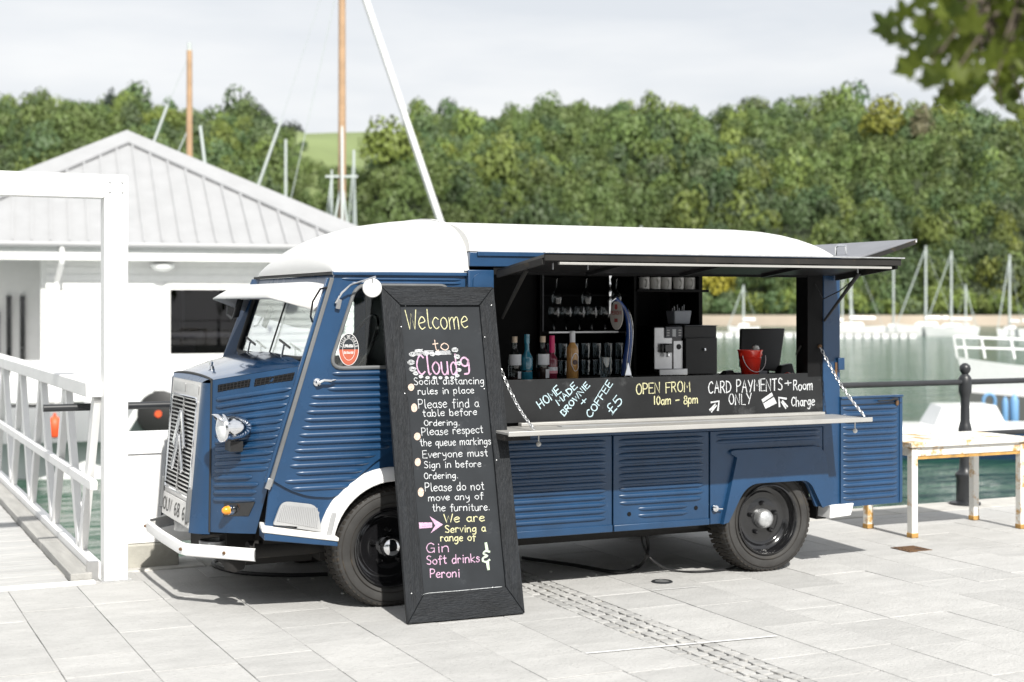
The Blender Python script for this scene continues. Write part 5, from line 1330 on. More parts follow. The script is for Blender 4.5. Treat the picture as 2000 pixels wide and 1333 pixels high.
# serving counter and back unit inside
ct = box('bar_top', 'interior', van, (.668, 2.99, .014, .52, 1.215, 1.240)); box('bar_front', 'interior', van, (.668, 2.99, .03, .05, .92, 1.214))
YB = 1.38
def ib(px0, px1, py0, py1, dy0=0, dy1=.3, Y=YB):
    a = onY(px0, py1, Y); c = onY(px1, py0, Y); return (a.x, c.x, Y+dy0, Y+dy1, a.z, c.z)
bu_ = box('back_unit', 'interior', van, (1.45, 2.90, YB, 1.79, .42, 1.20))
rx = onY(1372, 600, YB).x
box('unit_side', 'interior', van, (rx-.03, rx, YB, 1.79, .42, 1.93)); mxx = onY(1243, 600, YB).x; box('divider', 'interior', van, (mxx-.02, mxx, YB, 1.79, 1.201, 1.93))
lxx = onY(1060, 600, YB).x; box('divider', 'interior', van, (lxx-.02, lxx, YB, 1.79, 1.201, 1.93)); MB().box(lxx-.004, lxx+.004, YB-.008, YB-.001, 1.52, 1.93).build('divider_edge', 'grey', van)
zs = onY(1300, 566, YB).z; box('shelf', 'interior', van, (mxx, rx+.05, YB-.01, 1.79, zs-.018, zs))
zg_ = onY(1140, 648, YB).z; x0 = onY(1072, 648, YB).x; x1 = onY(1207, 648, YB).x
box('glass_shelf', 'interior', van, (lxx, mxx-.02, YB, 1.70, zg_-.012, zg_)); box('shelf_edge', 'steel', van, (x0, x1, YB-.006, YB-.001, zg_-.010, zg_+.001))
box('hanging_rack', 'interior', van, (lxx, mxx-.02, YB, 1.70, 1.905, 1.925)); zr_ = onY(1140, 573, YB).z; box('shelf', 'interior', van, (lxx, mxx-.02, YB+.1, 1.79, zr_-.02, zr_-.008))
box('end_panel', 'interior', van, (.668, lxx-.02, YB+.05, YB+.07, .42, 1.93))
# ------------------------------------------------------------------ things on the bar and in the back unit
ZB = 1.2405
def bottle(px, top, h_, lab, body, neck, rb=.038, shoulder=.62, labels=(), liquid=None, square=False):
    p = onY(px, 742, .28); x, y = p.x, .28
    t = thing('bottle', lab, 'bottle', (x, y, ZB), group='bottles standing on the van bar')
    pr = [(rb*.9, 0), (rb, .006), (rb, h_*shoulder*.9), (rb*.92, h_*shoulder), (rb*.5, h_*(shoulder+.09)), (.0145, h_*(shoulder+.15)), (.0135, h_*.93)]
    MB().lathe(pr, 24, (x, y, ZB)).build('glass_body', body, t, smooth=True)
    if liquid: MB().lathe([(rb*.88, .004), (rb*.95, .01), (rb*.95, h_*liquid[1]), (.001, h_*liquid[1])], 24, (x, y, ZB)).build('liquid', liquid[0], t, smooth=True)
    MB().lathe([(.0165, h_*neck[1]), (.0175, h_*neck[1]+.003), (.0170, h_-.001), (.001, h_)], 20, (x, y, ZB)).build('cap', neck[0], t, smooth=True)
    for (z0, z1, mt, a0, a1) in labels:
        MB().sheet(lambda u, v: (x+(rb+.0008)*math.sin(R(a0+(a1-a0)*u)), y-(rb+.0008)*math.cos(R(a0+(a1-a0)*u)), ZB+h_*(z0+(z1-z0)*v)), 12, 1).build('paper_label', mt, t, smooth=True)
    return t
def mat_tint(name, c, refl=1.4):
    return glass(name, c, refl)
M['gclear'] = mat_tint('bottle_glass', (.72, .76, .76), 2.2)
M['gblue'] = pm('sea_blue_glass', (.025, .20, .30), .10, coat=.8, spec=.8); M['gpink'] = pm('pink_liquid_glass', (.16, .012, .035), .12, coat=.7)
M['magenta'] = pm('magenta_foil', (.60, .015, .13), .35); M['gold'] = pm('pale_rum', (.48, .26, .085), .12, coat=.8); M['cork'] = pm('pale_cork', (.62, .50, .38), .6)
M['plabel'] = pm('paper_label', (.70, .71, .74), .7, dirt=(.40, .42, .48), ds=60, dt=.63); M['darkliq'] = pm('dark_liquid', (.055, .02, .018), .2)
M['plabel2'] = pm('pink_label', (.72, .30, .36), .7)
bottle(1005, 657, .272, 'clear gin bottle with pale label and cork, leftmost on the bar', 'gclear', ('cork', .86), .040, .60, ((.36, .60, 'plabel', -75, 60), (.06, .22, 'plabel', 5, 50)), ('darkliq', .10))
bottle(1029, 655, .285, 'sea blue frosted glass bottle, second from the left on the bar', 'gblue', ('gblue', .80), .036, .52, ((.20, .23, 'blackgloss', -80, 80),))
bottle(1060, 657, .272, 'clear gin bottle with white label and cork between the blue and magenta bottles', 'gclear', ('cork', .86), .040, .60, ((.36, .60, 'plabel', -70, 70), (.06, .26, 'plabel', 0, 55)), ('darkliq', .30))
bottle(1078, 656, .275, 'pink spirit bottle with magenta foil neck behind the second gin bottle', 'gpink', ('magenta', .62), .034, .50, ((.22, .30, 'plabel', -80, 80), (.16, .22, 'plabel2', -80, 80)))
bt5 = bottle(1118, 648, .302, 'tall golden rum bottle with white neck seal standing alone on the bar', 'gold', ('plabel', .76), .037, .66)
p = onY(1118, 742, .28)
MB().tube([(p.x+.024*math.sin(t)*(1+.2*math.sin(3*t)), .28-.0385, ZB+.11+.055*math.cos(t)) for t in [i*math.pi/10 for i in range(20)]], .0022, 5, closed=True).build('scroll_label', 'plabel', bt5)
MB().lathe([(.017, 0), (.012, .002), (.001, .002)], 16, (p.x, .28-.036, ZB+.11), ax=(0, -1, 0)).build('round_label', 'darkliq', bt5)
# beer tap
tx = onY(1222, 738, .24)
tp_ = thing('beer_tap', 'curved cobalt blue beer tap with oval badge and long silver handle', 'beer tap', (tx.x, .24, ZB))
pth = [tuple(onY(px, py, .24)) for px, py in ((1221, 738), (1224, 705), (1228, 672), (1229, 645), (1226, 622), (1219, 603), (1207, 588), (1199, 583))]
M['cobalt'] = pm('cobalt_enamel', (.012, .045, .20), .16, coat=.8)
MB().tube([tuple(q) for q in catmull(pth, 4)], [.030-.006*min(1, i/14)-.0004*i for i in range(29)], 14).build('column', 'cobalt', tp_, smooth=True)
for dx in (-.012, .014): MB().tube([(q.x+dx, q.y-.026, q.z) for q in catmull(pth[:6], 3)], .0016, 5).build('chrome_line', 'chrome', tp_)
MB().lathe([(.045, 0), (.046, .012), (.036, .022), (.001, .024)], 20, (tx.x, .24, ZB)).build('base', 'chrome', tp_, smooth=True)
MB().hexa([(tx.x-.026, .205, ZB+.02), (tx.x+.026, .205, ZB+.02), (tx.x+.026, .215, ZB+.02), (tx.x-.026, .215, ZB+.02), (tx.x-.002, .207, ZB+.105), (tx.x+.002, .207, ZB+.105), (tx.x+.002, .215, ZB+.105), (tx.x-.002, .215, ZB+.105)]).build('chrome_leaf', 'chrome', tp_, bevel=.002)
c = onY(1205, 617, .19); ax = Vector((-.93, -.37, 0)).normalized(); sd_ = Vector((-ax.y, ax.x, 0))
b = MB(); n = 32
for off, sc in ((0, 1), (.006, 1), (.007, .9)):
    for i in range(n): t = 2*math.pi*i/n; b.v.append(tuple(c+ax*off+sd_*(.050*sc*math.cos(t))+Vector((0, 0, .088*sc*math.sin(t)))))
b.f += [tuple(range(n))]+[(i, (i+1) % n, n+(i+1) % n, n+i) for i in range(n)]+[tuple(range(2*n, 3*n))[::-1]]+[(n+i, n+(i+1) % n, 2*n+(i+1) % n, 2*n+i) for i in range(n)]
bd = b.build('badge', pm('badge_cream', (.34, .32, .30), .4), tp_, smooth=True)
M['badger'] = pm('badge_red', (.22, .03, .03), .5)
hx = onY(1191, 575, .20)
MB().tube([tuple(onY(1199, 583, .24)), tuple(onY(1190, 590, .20))], .016, 10).build('spout_head', 'chrome', tp_, smooth=True)
MB().lathe([(.004, -.075), (.009, -.04), (.011, .0), (.013, .03), (.009, .035), (.012, .055), (.012, .075), (.006, .085), (.009, .11), (.005, .14), (.012, .155), (.012, .165), (.001, .175)], 14, tuple(onY(1191, 590, .20))).build('handle', 'chrome', tp_, smooth=True)
# tumblers
def tumbler_mesh(x, y, z, r0, r1, h_, t):
    return MB().lathe([(r0*.9, .001), (r0, .006), ((r0+r1)/2*1.04, h_*.5), (r1, h_), (r1-.0025, h_), ((r0+r1)/2*1.04-.003, h_*.5), (r0-.003, .010), (.001, .012)], 16, (x, y, z), cap=False).build('glass_bowl', 'gtum', t, smooth=True)
M['gtum'] = glass('tumbler_glass', (.78, .82, .84), 3.2, .03)
proto = None; k = 0; zt0 = 1.2015
names = ['first', 'second', 'third', 'fourth', 'fifth', 'sixth', 'seventh', 'eighth']
a0 = onY(1078, 700, YB+.04); a1 = onY(1232, 700, YB+.04)
for row in range(2):
    for i in range(8):
        x = a0.x+(a1.x-a0.x)*i/7; y = YB+.05; z = zt0+row*.118
        lab = f'{names[i]} clear tumbler from the left in the {"upper" if row else "lower"} row below the steel edged shelf'
        o = thing('tumbler', lab, 'glass', (x, y, z), group='tumblers stacked in the van back unit')
        if proto is None: proto = tumbler_mesh(x, y, z, .030, .036, .112, o)
        else:
            c_ = proto.copy(); COL.objects.link(c_); c_.parent = o
p = onY(1182, 742, .30); o = thing('pint_glass', 'empty pint glass standing beside the blue beer tap', 'glass', (p.x, .30, ZB)); tumbler_mesh(p.x, .30, ZB, .030, .040, .135, o)
# hanging wine glasses on the rack and stored glasses above the shelf
proto = None
for i, px in enumerate((1087, 1145, 1204)):
    p = onY(px, 535, YB+.03); lab = ('leftmost', 'middle', 'rightmost')[i]+' stemmed glass hanging upside down from the rack in the van'
    o = thing('wine_glass', lab, 'glass', (p.x, YB+.03, 1.90), group='stemmed glasses hanging in the van')
    if proto is None: proto = MB().lathe([(.034, 0), (.030, -.003), (.006, -.012), (.0045, -.04), (.0045, -.075), (.010, -.09), (.036, -.12), (.040, -.15), (.034, -.19)], 18, (p.x, YB+.03, 1.90), cap=False).build('glass_bowl', 'gtum', o, smooth=True)
    else: c_ = proto.copy(); COL.objects.link(c_); c_.parent = o
proto = None
for i, px in enumerate((1082, 1106, 1132, 1156, 1182)):
    p = onY(px, 640, YB+.08); lab = ('leftmost', 'second', 'middle', 'fourth', 'rightmost')[i]+' rounded glass standing in the dark on the steel edged shelf'
    o = thing('wine_glass', lab, 'glass', (p.x, YB+.08, zg_+.001), group='rounded glasses on the upper shelf')
    if proto is None: proto = MB().lathe([(.034, 0), (.030, .003), (.006, .012), (.0045, .05), (.014, .065), (.042, .10), (.046, .13), (.038, .175)], 18, (p.x, YB+.08, zg_+.001), cap=False).build('glass_bowl', 'gtum', o, smooth=True)
    else: c_ = proto.copy(); COL.objects.link(c_); c_.parent = o
# mugs
proto = None
for i, px in enumerate((1258, 1280, 1301, 1325, 1347)):
    p = onY(px, 560, YB+.06); lab = ('leftmost', 'second from the left', 'middle', 'fourth from the left', 'rightmost')[i]+' white mug in the row on the high black shelf'
    o = thing('mug', lab, 'mug', (p.x, YB+.06, zs+.001), group='white mugs on the high shelf')
    if proto is None:
        proto = MB().lathe([(.036, 0), (.040, .004), (.041, .088), (.038, .088), (.037, .01), (.001, .008)], 22, (p.x, YB+.06, zs+.001)).build('cup', 'ceramic', o, smooth=True)
        p2 = MB().tube([(p.x-.012, YB+.06-.040-.024*math.sin(t), zs+.045+.026*math.cos(t)) for t in [j*math.pi/8 for j in range(9)]], .005, 7).build('handle', 'ceramic', o, smooth=True)
    else:
        for q_ in (proto, p2): c_ = q_.copy(); COL.objects.link(c_); c_.parent = o
# coffee machine
def P_(px, py, Y=None): return onY(px, py, YB-.06 if Y is None else Y)
YM = YB-.10
a = onY(1278, 727, YM); c = onY(1334, 640, YM)
cm = thing('coffee_machine', 'silver and black bean-to-cup coffee machine on the back counter', 'coffee machine', ((a.x+c.x)/2, YM+.15, 1.2015))
x0, x1, z0, z1 = a.x, c.x, 1.203, c.z
box('body', 'blackgloss', cm, (x0, x1, YM+.006, YM+.32, z0, z1+.012), bevel=.01)
box('front_panel', 'steel', cm, (x0, x0+(x1-x0)*.62, YM, YM+.0055, z0, z1), bevel=.003); box('front_panel', 'steel', cm, (x0+(x1-x0)*.66, x1, YM, YM+.0055, z0, z0+(z1-z0)*.72), bevel=.003)
box('spout', 'blackgloss', cm, (x0+.055, x0+.125, YM-.05, YM-.001, z0+.16, z0+.225), bevel=.008); box('spout_tip', 'chrome', cm, (x0+.08, x0+.10, YM-.052, YM-.02, z0+.13, z0+.159), bevel=.004)
dpn = box('display_panel', 'grey', cm, (x0+.085, x1-.012, YM-.012, YM-.001, z1-.075, z1+.006), bevel=.004)
box('screen', 'lens', dpn, ((x0+x1)/2+.022, (x0+x1)/2+.052, YM-.0135, YM-.0125, z1-.066, z1-.012))
for i in range(3):
    for xx in (x0+.096, x1-.045): box('button', 'ceramic', dpn, (xx, xx+.022, YM-.0135, YM-.0125, z1-.060+i*.018, z1-.052+i*.018))
box('drip_tray', 'steel', cm, (x0, x1-.004, YM-.07, YM-.001, z0, z0+.045), bevel=.004)
MB().lathe([(.020, 0), (.018, .004), (.001, .004)], 16, (x1-.035, YM-.001, z0+.20), ax=(0, -1, 0)).build('dial', 'black', cm)
# black milk fridge
a = onY(1338, 727, YM-.02); c = onY(1401, 637, YM-.02)
fg = thing('milk_fridge', 'small black drinks fridge right of the coffee machine', 'fridge', ((a.x+c.x)/2, YM+.1, 1.2015))
box('cabinet', 'black', fg, (a.x, c.x, YM-.01, YM+.24, 1.203, c.z), bevel=.004); box('door', 'black', fg, (a.x+.002, c.x-.003, YM-.024, YM-.011, 1.205, c.z-.085), bevel=.004)
box('top_edge', 'grey', fg, (a.x, c.x+.002, YM-.024, YM+.24, c.z+.0005, c.z+.004)); q = onY(1376, 683, YM-.03); MB().lathe([(.009, 0), (.009, .008), (.001, .01)], 12, q, ax=(0, -1, 0)).build('lock', 'chrome', fg)
bu2 = box('end_counter', 'interior', van, (2.905, 3.11, YM-.03, 1.60, .42, 1.2))
# grey tub of stirrers on top
a = onY(1317, 634, YM+.05); c = onY(1351, 611, YM+.05); tz = fg and onY(1401, 637, YM-.02).z+.005
tu = thing('stirrer_tub', 'pale grey tub of wooden stirrers on top of the coffee machine', 'tub', ((a.x+c.x)/2, YM+.1, tz))
xa, xb = a.x, c.x
MB().hexa([(xa+.01, YM+.06, tz+.01), (xb-.01, YM+.06, tz+.01), (xb-.01, YM+.16, tz+.01), (xa+.01, YM+.16, tz+.01), (xa, YM+.05, tz+.105), (xb, YM+.05, tz+.105), (xb, YM+.17, tz+.105), (xa, YM+.17, tz+.105)]).build('tub', pm('tub_plastic', (.45, .48, .53), .5), tu, bevel=.006)
for i in range(6): MB().bar((xa+.02+i*.018, YM+.1, tz+.06), (xa+.015+i*.021, YM+.1+.01*(i % 2), tz+.125+.012*((i*7) % 3)), .006, .003).build('stirrer', 'plabel', tu)
# red bucket
a = onY(1441, 735, .20); c = onY(1489, 735, .20); bx = (a.x+c.x)/2
bk = thing('red_bucket', 'small shiny red metal bucket with wire handle on the bar', 'bucket', (bx, .20, ZB))
MB().lathe([(.052, 0), (.055, .004), (.079, .160), (.083, .166), (.083, .172), (.077, .172), (.052, .012), (.001, .010)], 32, (bx, .20, ZB)).build('pail', 'red', bk, smooth=True)
MB().lathe([(.0725, .118), (.0765, .121), (.0740, .124)], 32, (bx, .20, ZB), cap=False).build('rib', 'red', bk, smooth=True)
MB().tube([(bx+.088*math.cos(t), .20-.045-.03*math.sin(t), ZB+.135-.105*math.sin(t)) for t in [j*math.pi/14 for j in range(15)]], .0022, 6).build('wire_handle', 'galv', bk, smooth=True)
for sg in (-1, 1): MB().lathe([(.012, 0), (.010, .006), (.001, .008)], 10, (bx+sg*.078, .19, ZB+.142), ax=(sg, -.2, 0)).build('lug', 'red', bk)
MB().lathe([(.001, .03), (.02, .02), (.026, 0), (.02, -.02), (.001, -.03)], 12, (bx+.035, .19, ZB+.175)).build('paper_ball', 'ceramic', bk, smooth=True)
# till screen
YT = .36
q = [onY(px, py, YT) for px, py in ((1446, 718), (1522, 727), (1546, 642), (1459, 643))]
tl = thing('till_screen', 'black touchscreen till tilted back on the bar behind the red bucket', 'till', ((q[0].x+q[1].x)/2, YT, ZB))
def tl_q(i, off, dz=0): v = Vector(q[i]); return (v.x, v.y+off+(.07 if i > 1 else 0), v.z+dz)
MB().hexa([tl_q(0, 0), tl_q(1, 0), tl_q(1, .022), tl_q(0, .022), tl_q(3, 0), tl_q(2, 0), tl_q(2, .022), tl_q(3, .022)]).build('screen_back', 'black', tl, bevel=.008)
m_ = [Vector(tl_q(i, -.0015)) for i in range(4)]; ce = sum(m_, Vector())/4; m2 = [ce+(v-ce)*.72+Vector((.01, 0, -.01)) for v in m_]
MB().hexa([tuple(m2[0]), tuple(m2[1]), tuple(m2[1]+Vector((0, .006, 0))), tuple(m2[0]+Vector((0, .006, 0))), tuple(m2[3]), tuple(m2[2]), tuple(m2[2]+Vector((0, .006, 0))), tuple(m2[3]+Vector((0, .006, 0)))]).build('rear_cover', 'blackgloss', tl, bevel=.004)
xm = (q[0].x+q[1].x)/2
MB().hexa([(xm-.05, YT, ZB+.012), (xm+.08, YT, ZB+.012), (xm+.08, YT+.14, ZB+.012), (xm-.05, YT+.14, ZB+.012), (xm-.02, YT+.06, ZB+.14), (xm+.06, YT+.06, ZB+.14), (xm+.06, YT+.09, ZB+.14), (xm-.02, YT+.09, ZB+.14)]).build('stand', 'black', tl, bevel=.004)
box('base', 'black', tl, (xm-.14, xm+.13, YT-.06, YT+.15, ZB+.0005, ZB+.012), bevel=.003)
p = onY(1530, 722, .30); cdv = thing('card_machine', 'small black card machine with a red lead right of the till', 'card machine', (p.x, .30, ZB))
MB().hexa([(p.x-.05, .26, ZB+.001), (p.x+.07, .26, ZB+.001), (p.x+.07, .34, ZB+.001), (p.x-.05, .34, ZB+.001), (p.x-.03, .28, ZB+.06), (p.x+.06, .28, ZB+.075), (p.x+.06, .33, ZB+.075), (p.x-.03, .33, ZB+.06)]).build('case', 'black', cdv, bevel=.008)
MB().tube([(p.x-.07, .22, ZB+.004), (p.x-.03, .21, ZB+.018), (p.x+.01, .22, ZB+.008), (p.x+.04, .25, ZB+.01)], .003, 6).build('red_lead', 'red', cdv)
p = onY(1480, 730, .18); box('slip_box', 'grey', tl, (p.x, p.x+.06, .16, .22, ZB+.001, ZB+.035), bevel=.002)
p = onY(1425, 733, .24); MB().hexa([(p.x-.06, .22, ZB+.001), (p.x+.03, .22, ZB+.001), (p.x+.03, .3, ZB+.001), (p.x-.06, .3, ZB+.001), (p.x-.02, .24, ZB+.035), (p.x+.03, .24, ZB+.04), (p.x+.03, .29, ZB+.04), (p.x-.02, .29, ZB+.035)]).build('scanner', 'black', tl, bevel=.004)
# cables and hose lying under the van
def cable(pts, r, nm, lab, cat='cable'):
    o = MB().tube([tuple(v) for v in catmull(pts, 8)], r, 8).build(nm, 'cable', smooth=True); tag(o, lab, cat)
g = lambda px, py, z=.014: tuple(onZ(px, py, z))
cable([g(640, 1122), g(560, 1124), g(470, 1119), g(424, 1108), g(418, 1098), g(440, 1092), g(500, 1090), g(560, 1088)], .013, 'hose', 'black rubber hose looping out on the paving under the van nose', 'hose')
def uy(px, py, Y): return tuple(onY(px, py, Y))
cable([uy(1262, 1045, .35), uy(1266, 1068, .33), uy(1262, 1088, .30), g(1245, 1108), g(1205, 1118), g(1120, 1104), g(1020, 1090)], .012, 'cable', 'thick black cable hanging from the van floor and coiling under the side panels')
cable([uy(1252, 1045, .32), uy(1258, 1070, .28), uy(1275, 1095, .22), g(1310, 1114, .010), g(1360, 1117, .010), g(1420, 1112, .010), g(1440, 1105, .01)], .007, 'cable', 'thin black cable running from the van floor to behind the rear wheel')
r = random.Random(5); lit = None
for i, (px, py) in enumerate(((1172, 1116), (1236, 1106), (1076, 1118), (669, 1160), (563, 1133), (610, 1131), (1165, 1124))):
    p = onZ(px, py, .004); s_ = r.uniform(.006, .012)
    o = MB().lathe([(.001, -.004), (s_, 0), (s_*.8, s_*.5), (.001, s_*.7)], 7, p).build('pebble', 'ceramic', pave)
# ------------------------------------------------------------------ hand-drawn chalk letters (single strokes)
GL = {
'a': (6, '5 5 3 6 1 5 0 3 1 1 3 0 5 2', '/5 6 5 1 6 0'), 'b': (6, '/0 10 0 0', '0 4 2 6 4 6 5 3 4 0 2 0 0 2'), 'c': (5, '5 5 3 6 1 5 0 3 1 1 3 0 5 1'),
'd': (6, '5 4 3 6 1 5 0 3 1 0 3 0 5 2', '/5 10 5 0'), 'e': (5.5, '0 3 5 4 4 6 2 6 0 4 0 2 2 0 5 1'), 'f': (4.5, '4.5 9 3 10 2 9 2 5 2 -1', '/0 6 4.5 6'),
'g': (6, '5 5 3 6 1 5 0 3 1 1 3 1 5 3', '5 6 5 0 4 -3 2 -4 0 -3'), 'h': (6, '/0 10 0 0', '0 4 2 6 4 6 5 4 5 0'), 'i': (2, '/1 6 1 0', '/1 8.5 1.2 9.2'),
'k': (5.5, '/0 10 0 0', '/4.5 6 0 3 5 0'), 'l': (3, '1 10 1 2 2 0 3 .5'), 'm': (9, '/0 6 0 0', '0 4 2 6 3.5 6 4 4 4 0', '4 4 6 6 7.5 6 8 4 8 0'),
'n': (6, '/0 6 0 0', '0 4 2 6 4 6 5 4 5 0'), 'o': (6, '3 6 1 5 0 3 1 1 3 0 5 1 5.7 3 5 5 3 6'), 'p': (6, '/0 6 0 -4', '0 4 2 6 4 6 5 3 4 0 2 0 0 2'),
'q': (6, '5 5 3 6 1 5 0 3 1 1 3 1 5 3', '/5 6 5 -4 6 -3'), 'r': (4.5, '/0 6 0 0', '0 4 1.5 6 3 6 4 5'), 's': (4.5, '4 5 2 6 .5 5 1 4 3 3 4 2 3 0 1 0 0 1'),
't': (4.5, '2 9.5 2 2 3 0 4 .5', '/0 6.3 4 6.3'), 'u': (6, '0 6 0 2 1 0 3 0 5 2', '/5 6 5 0'), 'v': (5, '/0 6 2.3 0 5 6'), 'w': (7, '/0 6 2 0 3.5 5 5 0 7 6'),
'y': (6, '0 6 1 3 3 2 5 4', '5 6 5 0 4 -3 1 -4'),
'A': (7, '/0 0 3.3 10 6.5 0', '/1 4 5.5 4'), 'B': (6, '/0 0 0 10', '0 10 4 9.5 5 8 3 5.5 0 5.3 4 5 6 3 4 .3 0 0'), 'C': (6.5, '6 8.5 4 10 1.5 8.5 0 5 1 1.5 3.5 0 6.3 1.5'),
'D': (7, '/0 0 0 10', '0 10 4 9 6.3 5.5 5 1.5 0 0'), 'E': (6, '/5.5 10 0 10 0 0 5.8 0', '/0 5.2 4.5 5.3'), 'F': (6, '/6 10 0 10 0 0', '/0 5.3 4.5 5.3'),
'G': (7, '6 8.5 4 10 1.5 9 0 5 1.2 1 4 0 6 1.5', '/3.5 4.5 6.3 4.5 6.2 0'), 'H': (7, '/0 10 0 0', '/6 10 6 0', '/0 5 6 5.3'), 'I': (2, '/1 10 1 0'), 'L': (5.5, '/0 10 0 0 5.3 0'),
'M': (8, '/0 0 .5 10 4 4 7 10 7.6 0'), 'N': (7, '/0 0 0 10 6 0 6 10'), 'O': (7, '3.3 10 1 8.5 0 5 1 1.5 3.3 0 5.7 1.5 6.5 5 5.5 8.5 3.3 10'), 'P': (6, '/0 0 0 10', '0 10 4 9.8 5.6 7.6 4 5 0 4.6'),
'R': (6.3, '/0 0 0 10', '0 10 4 9.8 5.2 7.8 3.5 5.3 0 4.9', '/2.5 5 6 0'), 'S': (6, '5.3 8.8 3 10 .6 8.6 1 6.4 4.4 4.4 5.3 2 3.4 .1 0 1'), 'T': (7, '/0 10 6.5 10', '/3.3 10 3.2 0'),
'W': (9, '/0 10 2.3 0 4.6 8 6.5 0 9 10'), 'Y': (7, '/0 10 3.3 5', '/6.5 10 2.5 0'), '0': (6, '3 10 .8 8 0 5 .8 2 3 0 5 2 5.6 5 5 8 3 10'), '1': (3, '/1 10 1 0'),
'5': (6, '/5.3 10 1 10 .6 5.8', '.6 5.8 3 6.4 5.3 4.5 5 1.5 2.6 0 0 1'), '8': (6, '3 5.3 .8 7 1.3 9.5 3 10 5 9.3 5 7 3 5.3 .3 3 .8 .6 3 0 5.3 .8 5.5 3 3 5.3'), '9': (6, '5.3 8 3.5 10 1 9 .4 7 1.6 5 4 5.2 5.3 7.4 5.3 4 4.4 .6 1.5 0'),
'6': (6, '4.8 9.6 2 8 .4 4 1.2 .8 3.3 0 5.2 1.6 5 4 3 5 .8 3.6'), 'U': (6.5, '0 10 0 3 1.2 .4 3.3 0 5.4 .6 6.3 3 6.3 10'), 'V': (6.5, '/0 10 3 0 6.2 10'), 'K': (6, '/0 10 0 0', '/5.5 10 0 4.6 6 0'),
'£': (6, '5.3 8.8 3.6 10 2 8.6 2.2 5 1.6 1.2 0 .2 3 .6 5.8 .2', '/.3 5 4.5 5'), '+': (6, '/0 5 5.5 5', '/2.8 7.8 2.8 2.2'), '-': (7, '/0.5 4.5 6.5 4.8'), '.': (2, '/.4 .4 1.1 .6'), ' ': (4.2,)}
def strokes(text, jit=0.):
    rj = random.Random(text); x = 0; out_ = []
    for ch in text:
        g_ = GL[ch]; dy = rj.uniform(-jit, jit); sc = 1+rj.uniform(-jit, jit)*.08
        for st in g_[1:]:
            sharp = st[0] == '/'; n_ = [float(q) for q in st.strip('/').split()]
            P = [(n_[i]*sc+x+rj.uniform(-.15, .15), n_[i+1]*sc+dy+rj.uniform(-.15, .15)) for i in range(0, len(n_), 2)]
            out_.append(P if sharp else [(q.x, q.y) for q in catmull([(a, c, 0) for a, c in P], 4)])
        x += g_[0]+1.7
    return out_, x-1.7
def ribbon(mb, P, w, put, rj, lift=.0009):
    """chalk stroke of uneven width; put(a, b, lift) places a point of the writing surface"""
    n_ = len(P); k = len(mb.v)
    for i in range(n_):
        a = Vector((*P[max(0, i-1)], 0)); c = Vector((*P[min(n_-1, i+1)], 0)); d = c-a
        if d.length < 1e-9: d = Vector((1, 0, 0))
        d.normalize(); e = w*rj.uniform(.78, 1.15)/2; q = Vector((-d.y, d.x, 0))*e
        x, y = P[i]
        if i == 0: x -= d.x*w*.35; y -= d.y*w*.35
        if i == n_-1: x += d.x*w*.35; y += d.y*w*.35
        mb.v.append(tuple(put(x+q.x, y+q.y, lift))); mb.v.append(tuple(put(x-q.x, y-q.y, lift)))
    for i in range(n_-1): a = k+2*i; mb.f.append((a, a+1, a+3, a+2))
def write(text, p0, p1, cap, w, put, mat, parent, name='chalk_writing', jit=.35):
    """text from p0 to p1 (surface metres) along the baseline, cap height in metres"""
    st, wd = strokes(text, jit); p0 = Vector((*p0, 0)); p1 = Vector((*p1, 0)); d = p1-p0; sx = d.length/wd; d.normalize(); u = Vector((-d.y, d.x, 0)); sy = cap/10
    mb = MB(); rj = random.Random(text+'w')
    for k, P in enumerate(st):
        Q = [p0+d*(x*sx)+u*(y*sy) for x, y in P]; ribbon(mb, [(q.x, q.y) for q in Q], w, put, rj, .0009+.0001*(k % 3))
    o_ = mb.build(name, mat, parent, fixn=False); o_['kind'] = 'stuff'; return o_
# chalk on the counter board (surface X, Z on the plane just in front of it)
YC_ = -.0036
def putc(x, z, lift=.001): return (x, YC_-lift, z)
def cxy(px, py): q = onY(px, py, YC_); return (q.x, q.z)
CW = .0070
for text, a, c, cap, mt in (('HOME', (1056, 799), (1096, 766), .048, 'cb'), ('MADE', (1092, 792), (1128, 757), .040, 'cb'), ('BROWNIE', (1102, 813), (1152, 754), .036, 'cb'), ('+', (1139, 794), (1149, 784), .04, 'cb'), ('COFFEE', (1154, 817), (1197, 750), .044, 'cb'), ('£5', (1195, 811), (1217, 783), .062, 'cb'),
                            ('OPEN FROM', (1243, 770), (1348, 765), .062, 'cy'), ('10am - 8pm', (1277, 791), (1363, 788), .050, 'cy'), ('CARD PAYMENTS', (1384, 769), (1528, 762), .074, 'cw'), ('ONLY', (1424, 791), (1468, 789), .066, 'cw'), ('+', (1533, 757), (1546, 756), .05, 'cw'), ('Room', (1550, 763), (1587, 761), .062, 'cw'), ('Charge', (1546, 794), (1591, 792), .058, 'cw')):
    write(text, cxy(*a), cxy(*c), cap, CW if mt != 'cy' else .0068, putc, mt, cp_, jit=.5)
b = MB()
def poly(mb, pts, put, lift=.0012): 
    k = len(mb.v); mb.v += [tuple(put(*p_, lift)) for p_ in pts]; mb.f.append(tuple(range(k, k+len(pts))))
poly(b, [cxy(*q) for q in ((1487, 781), (1507, 767), (1517, 788), (1495, 799))], putc)
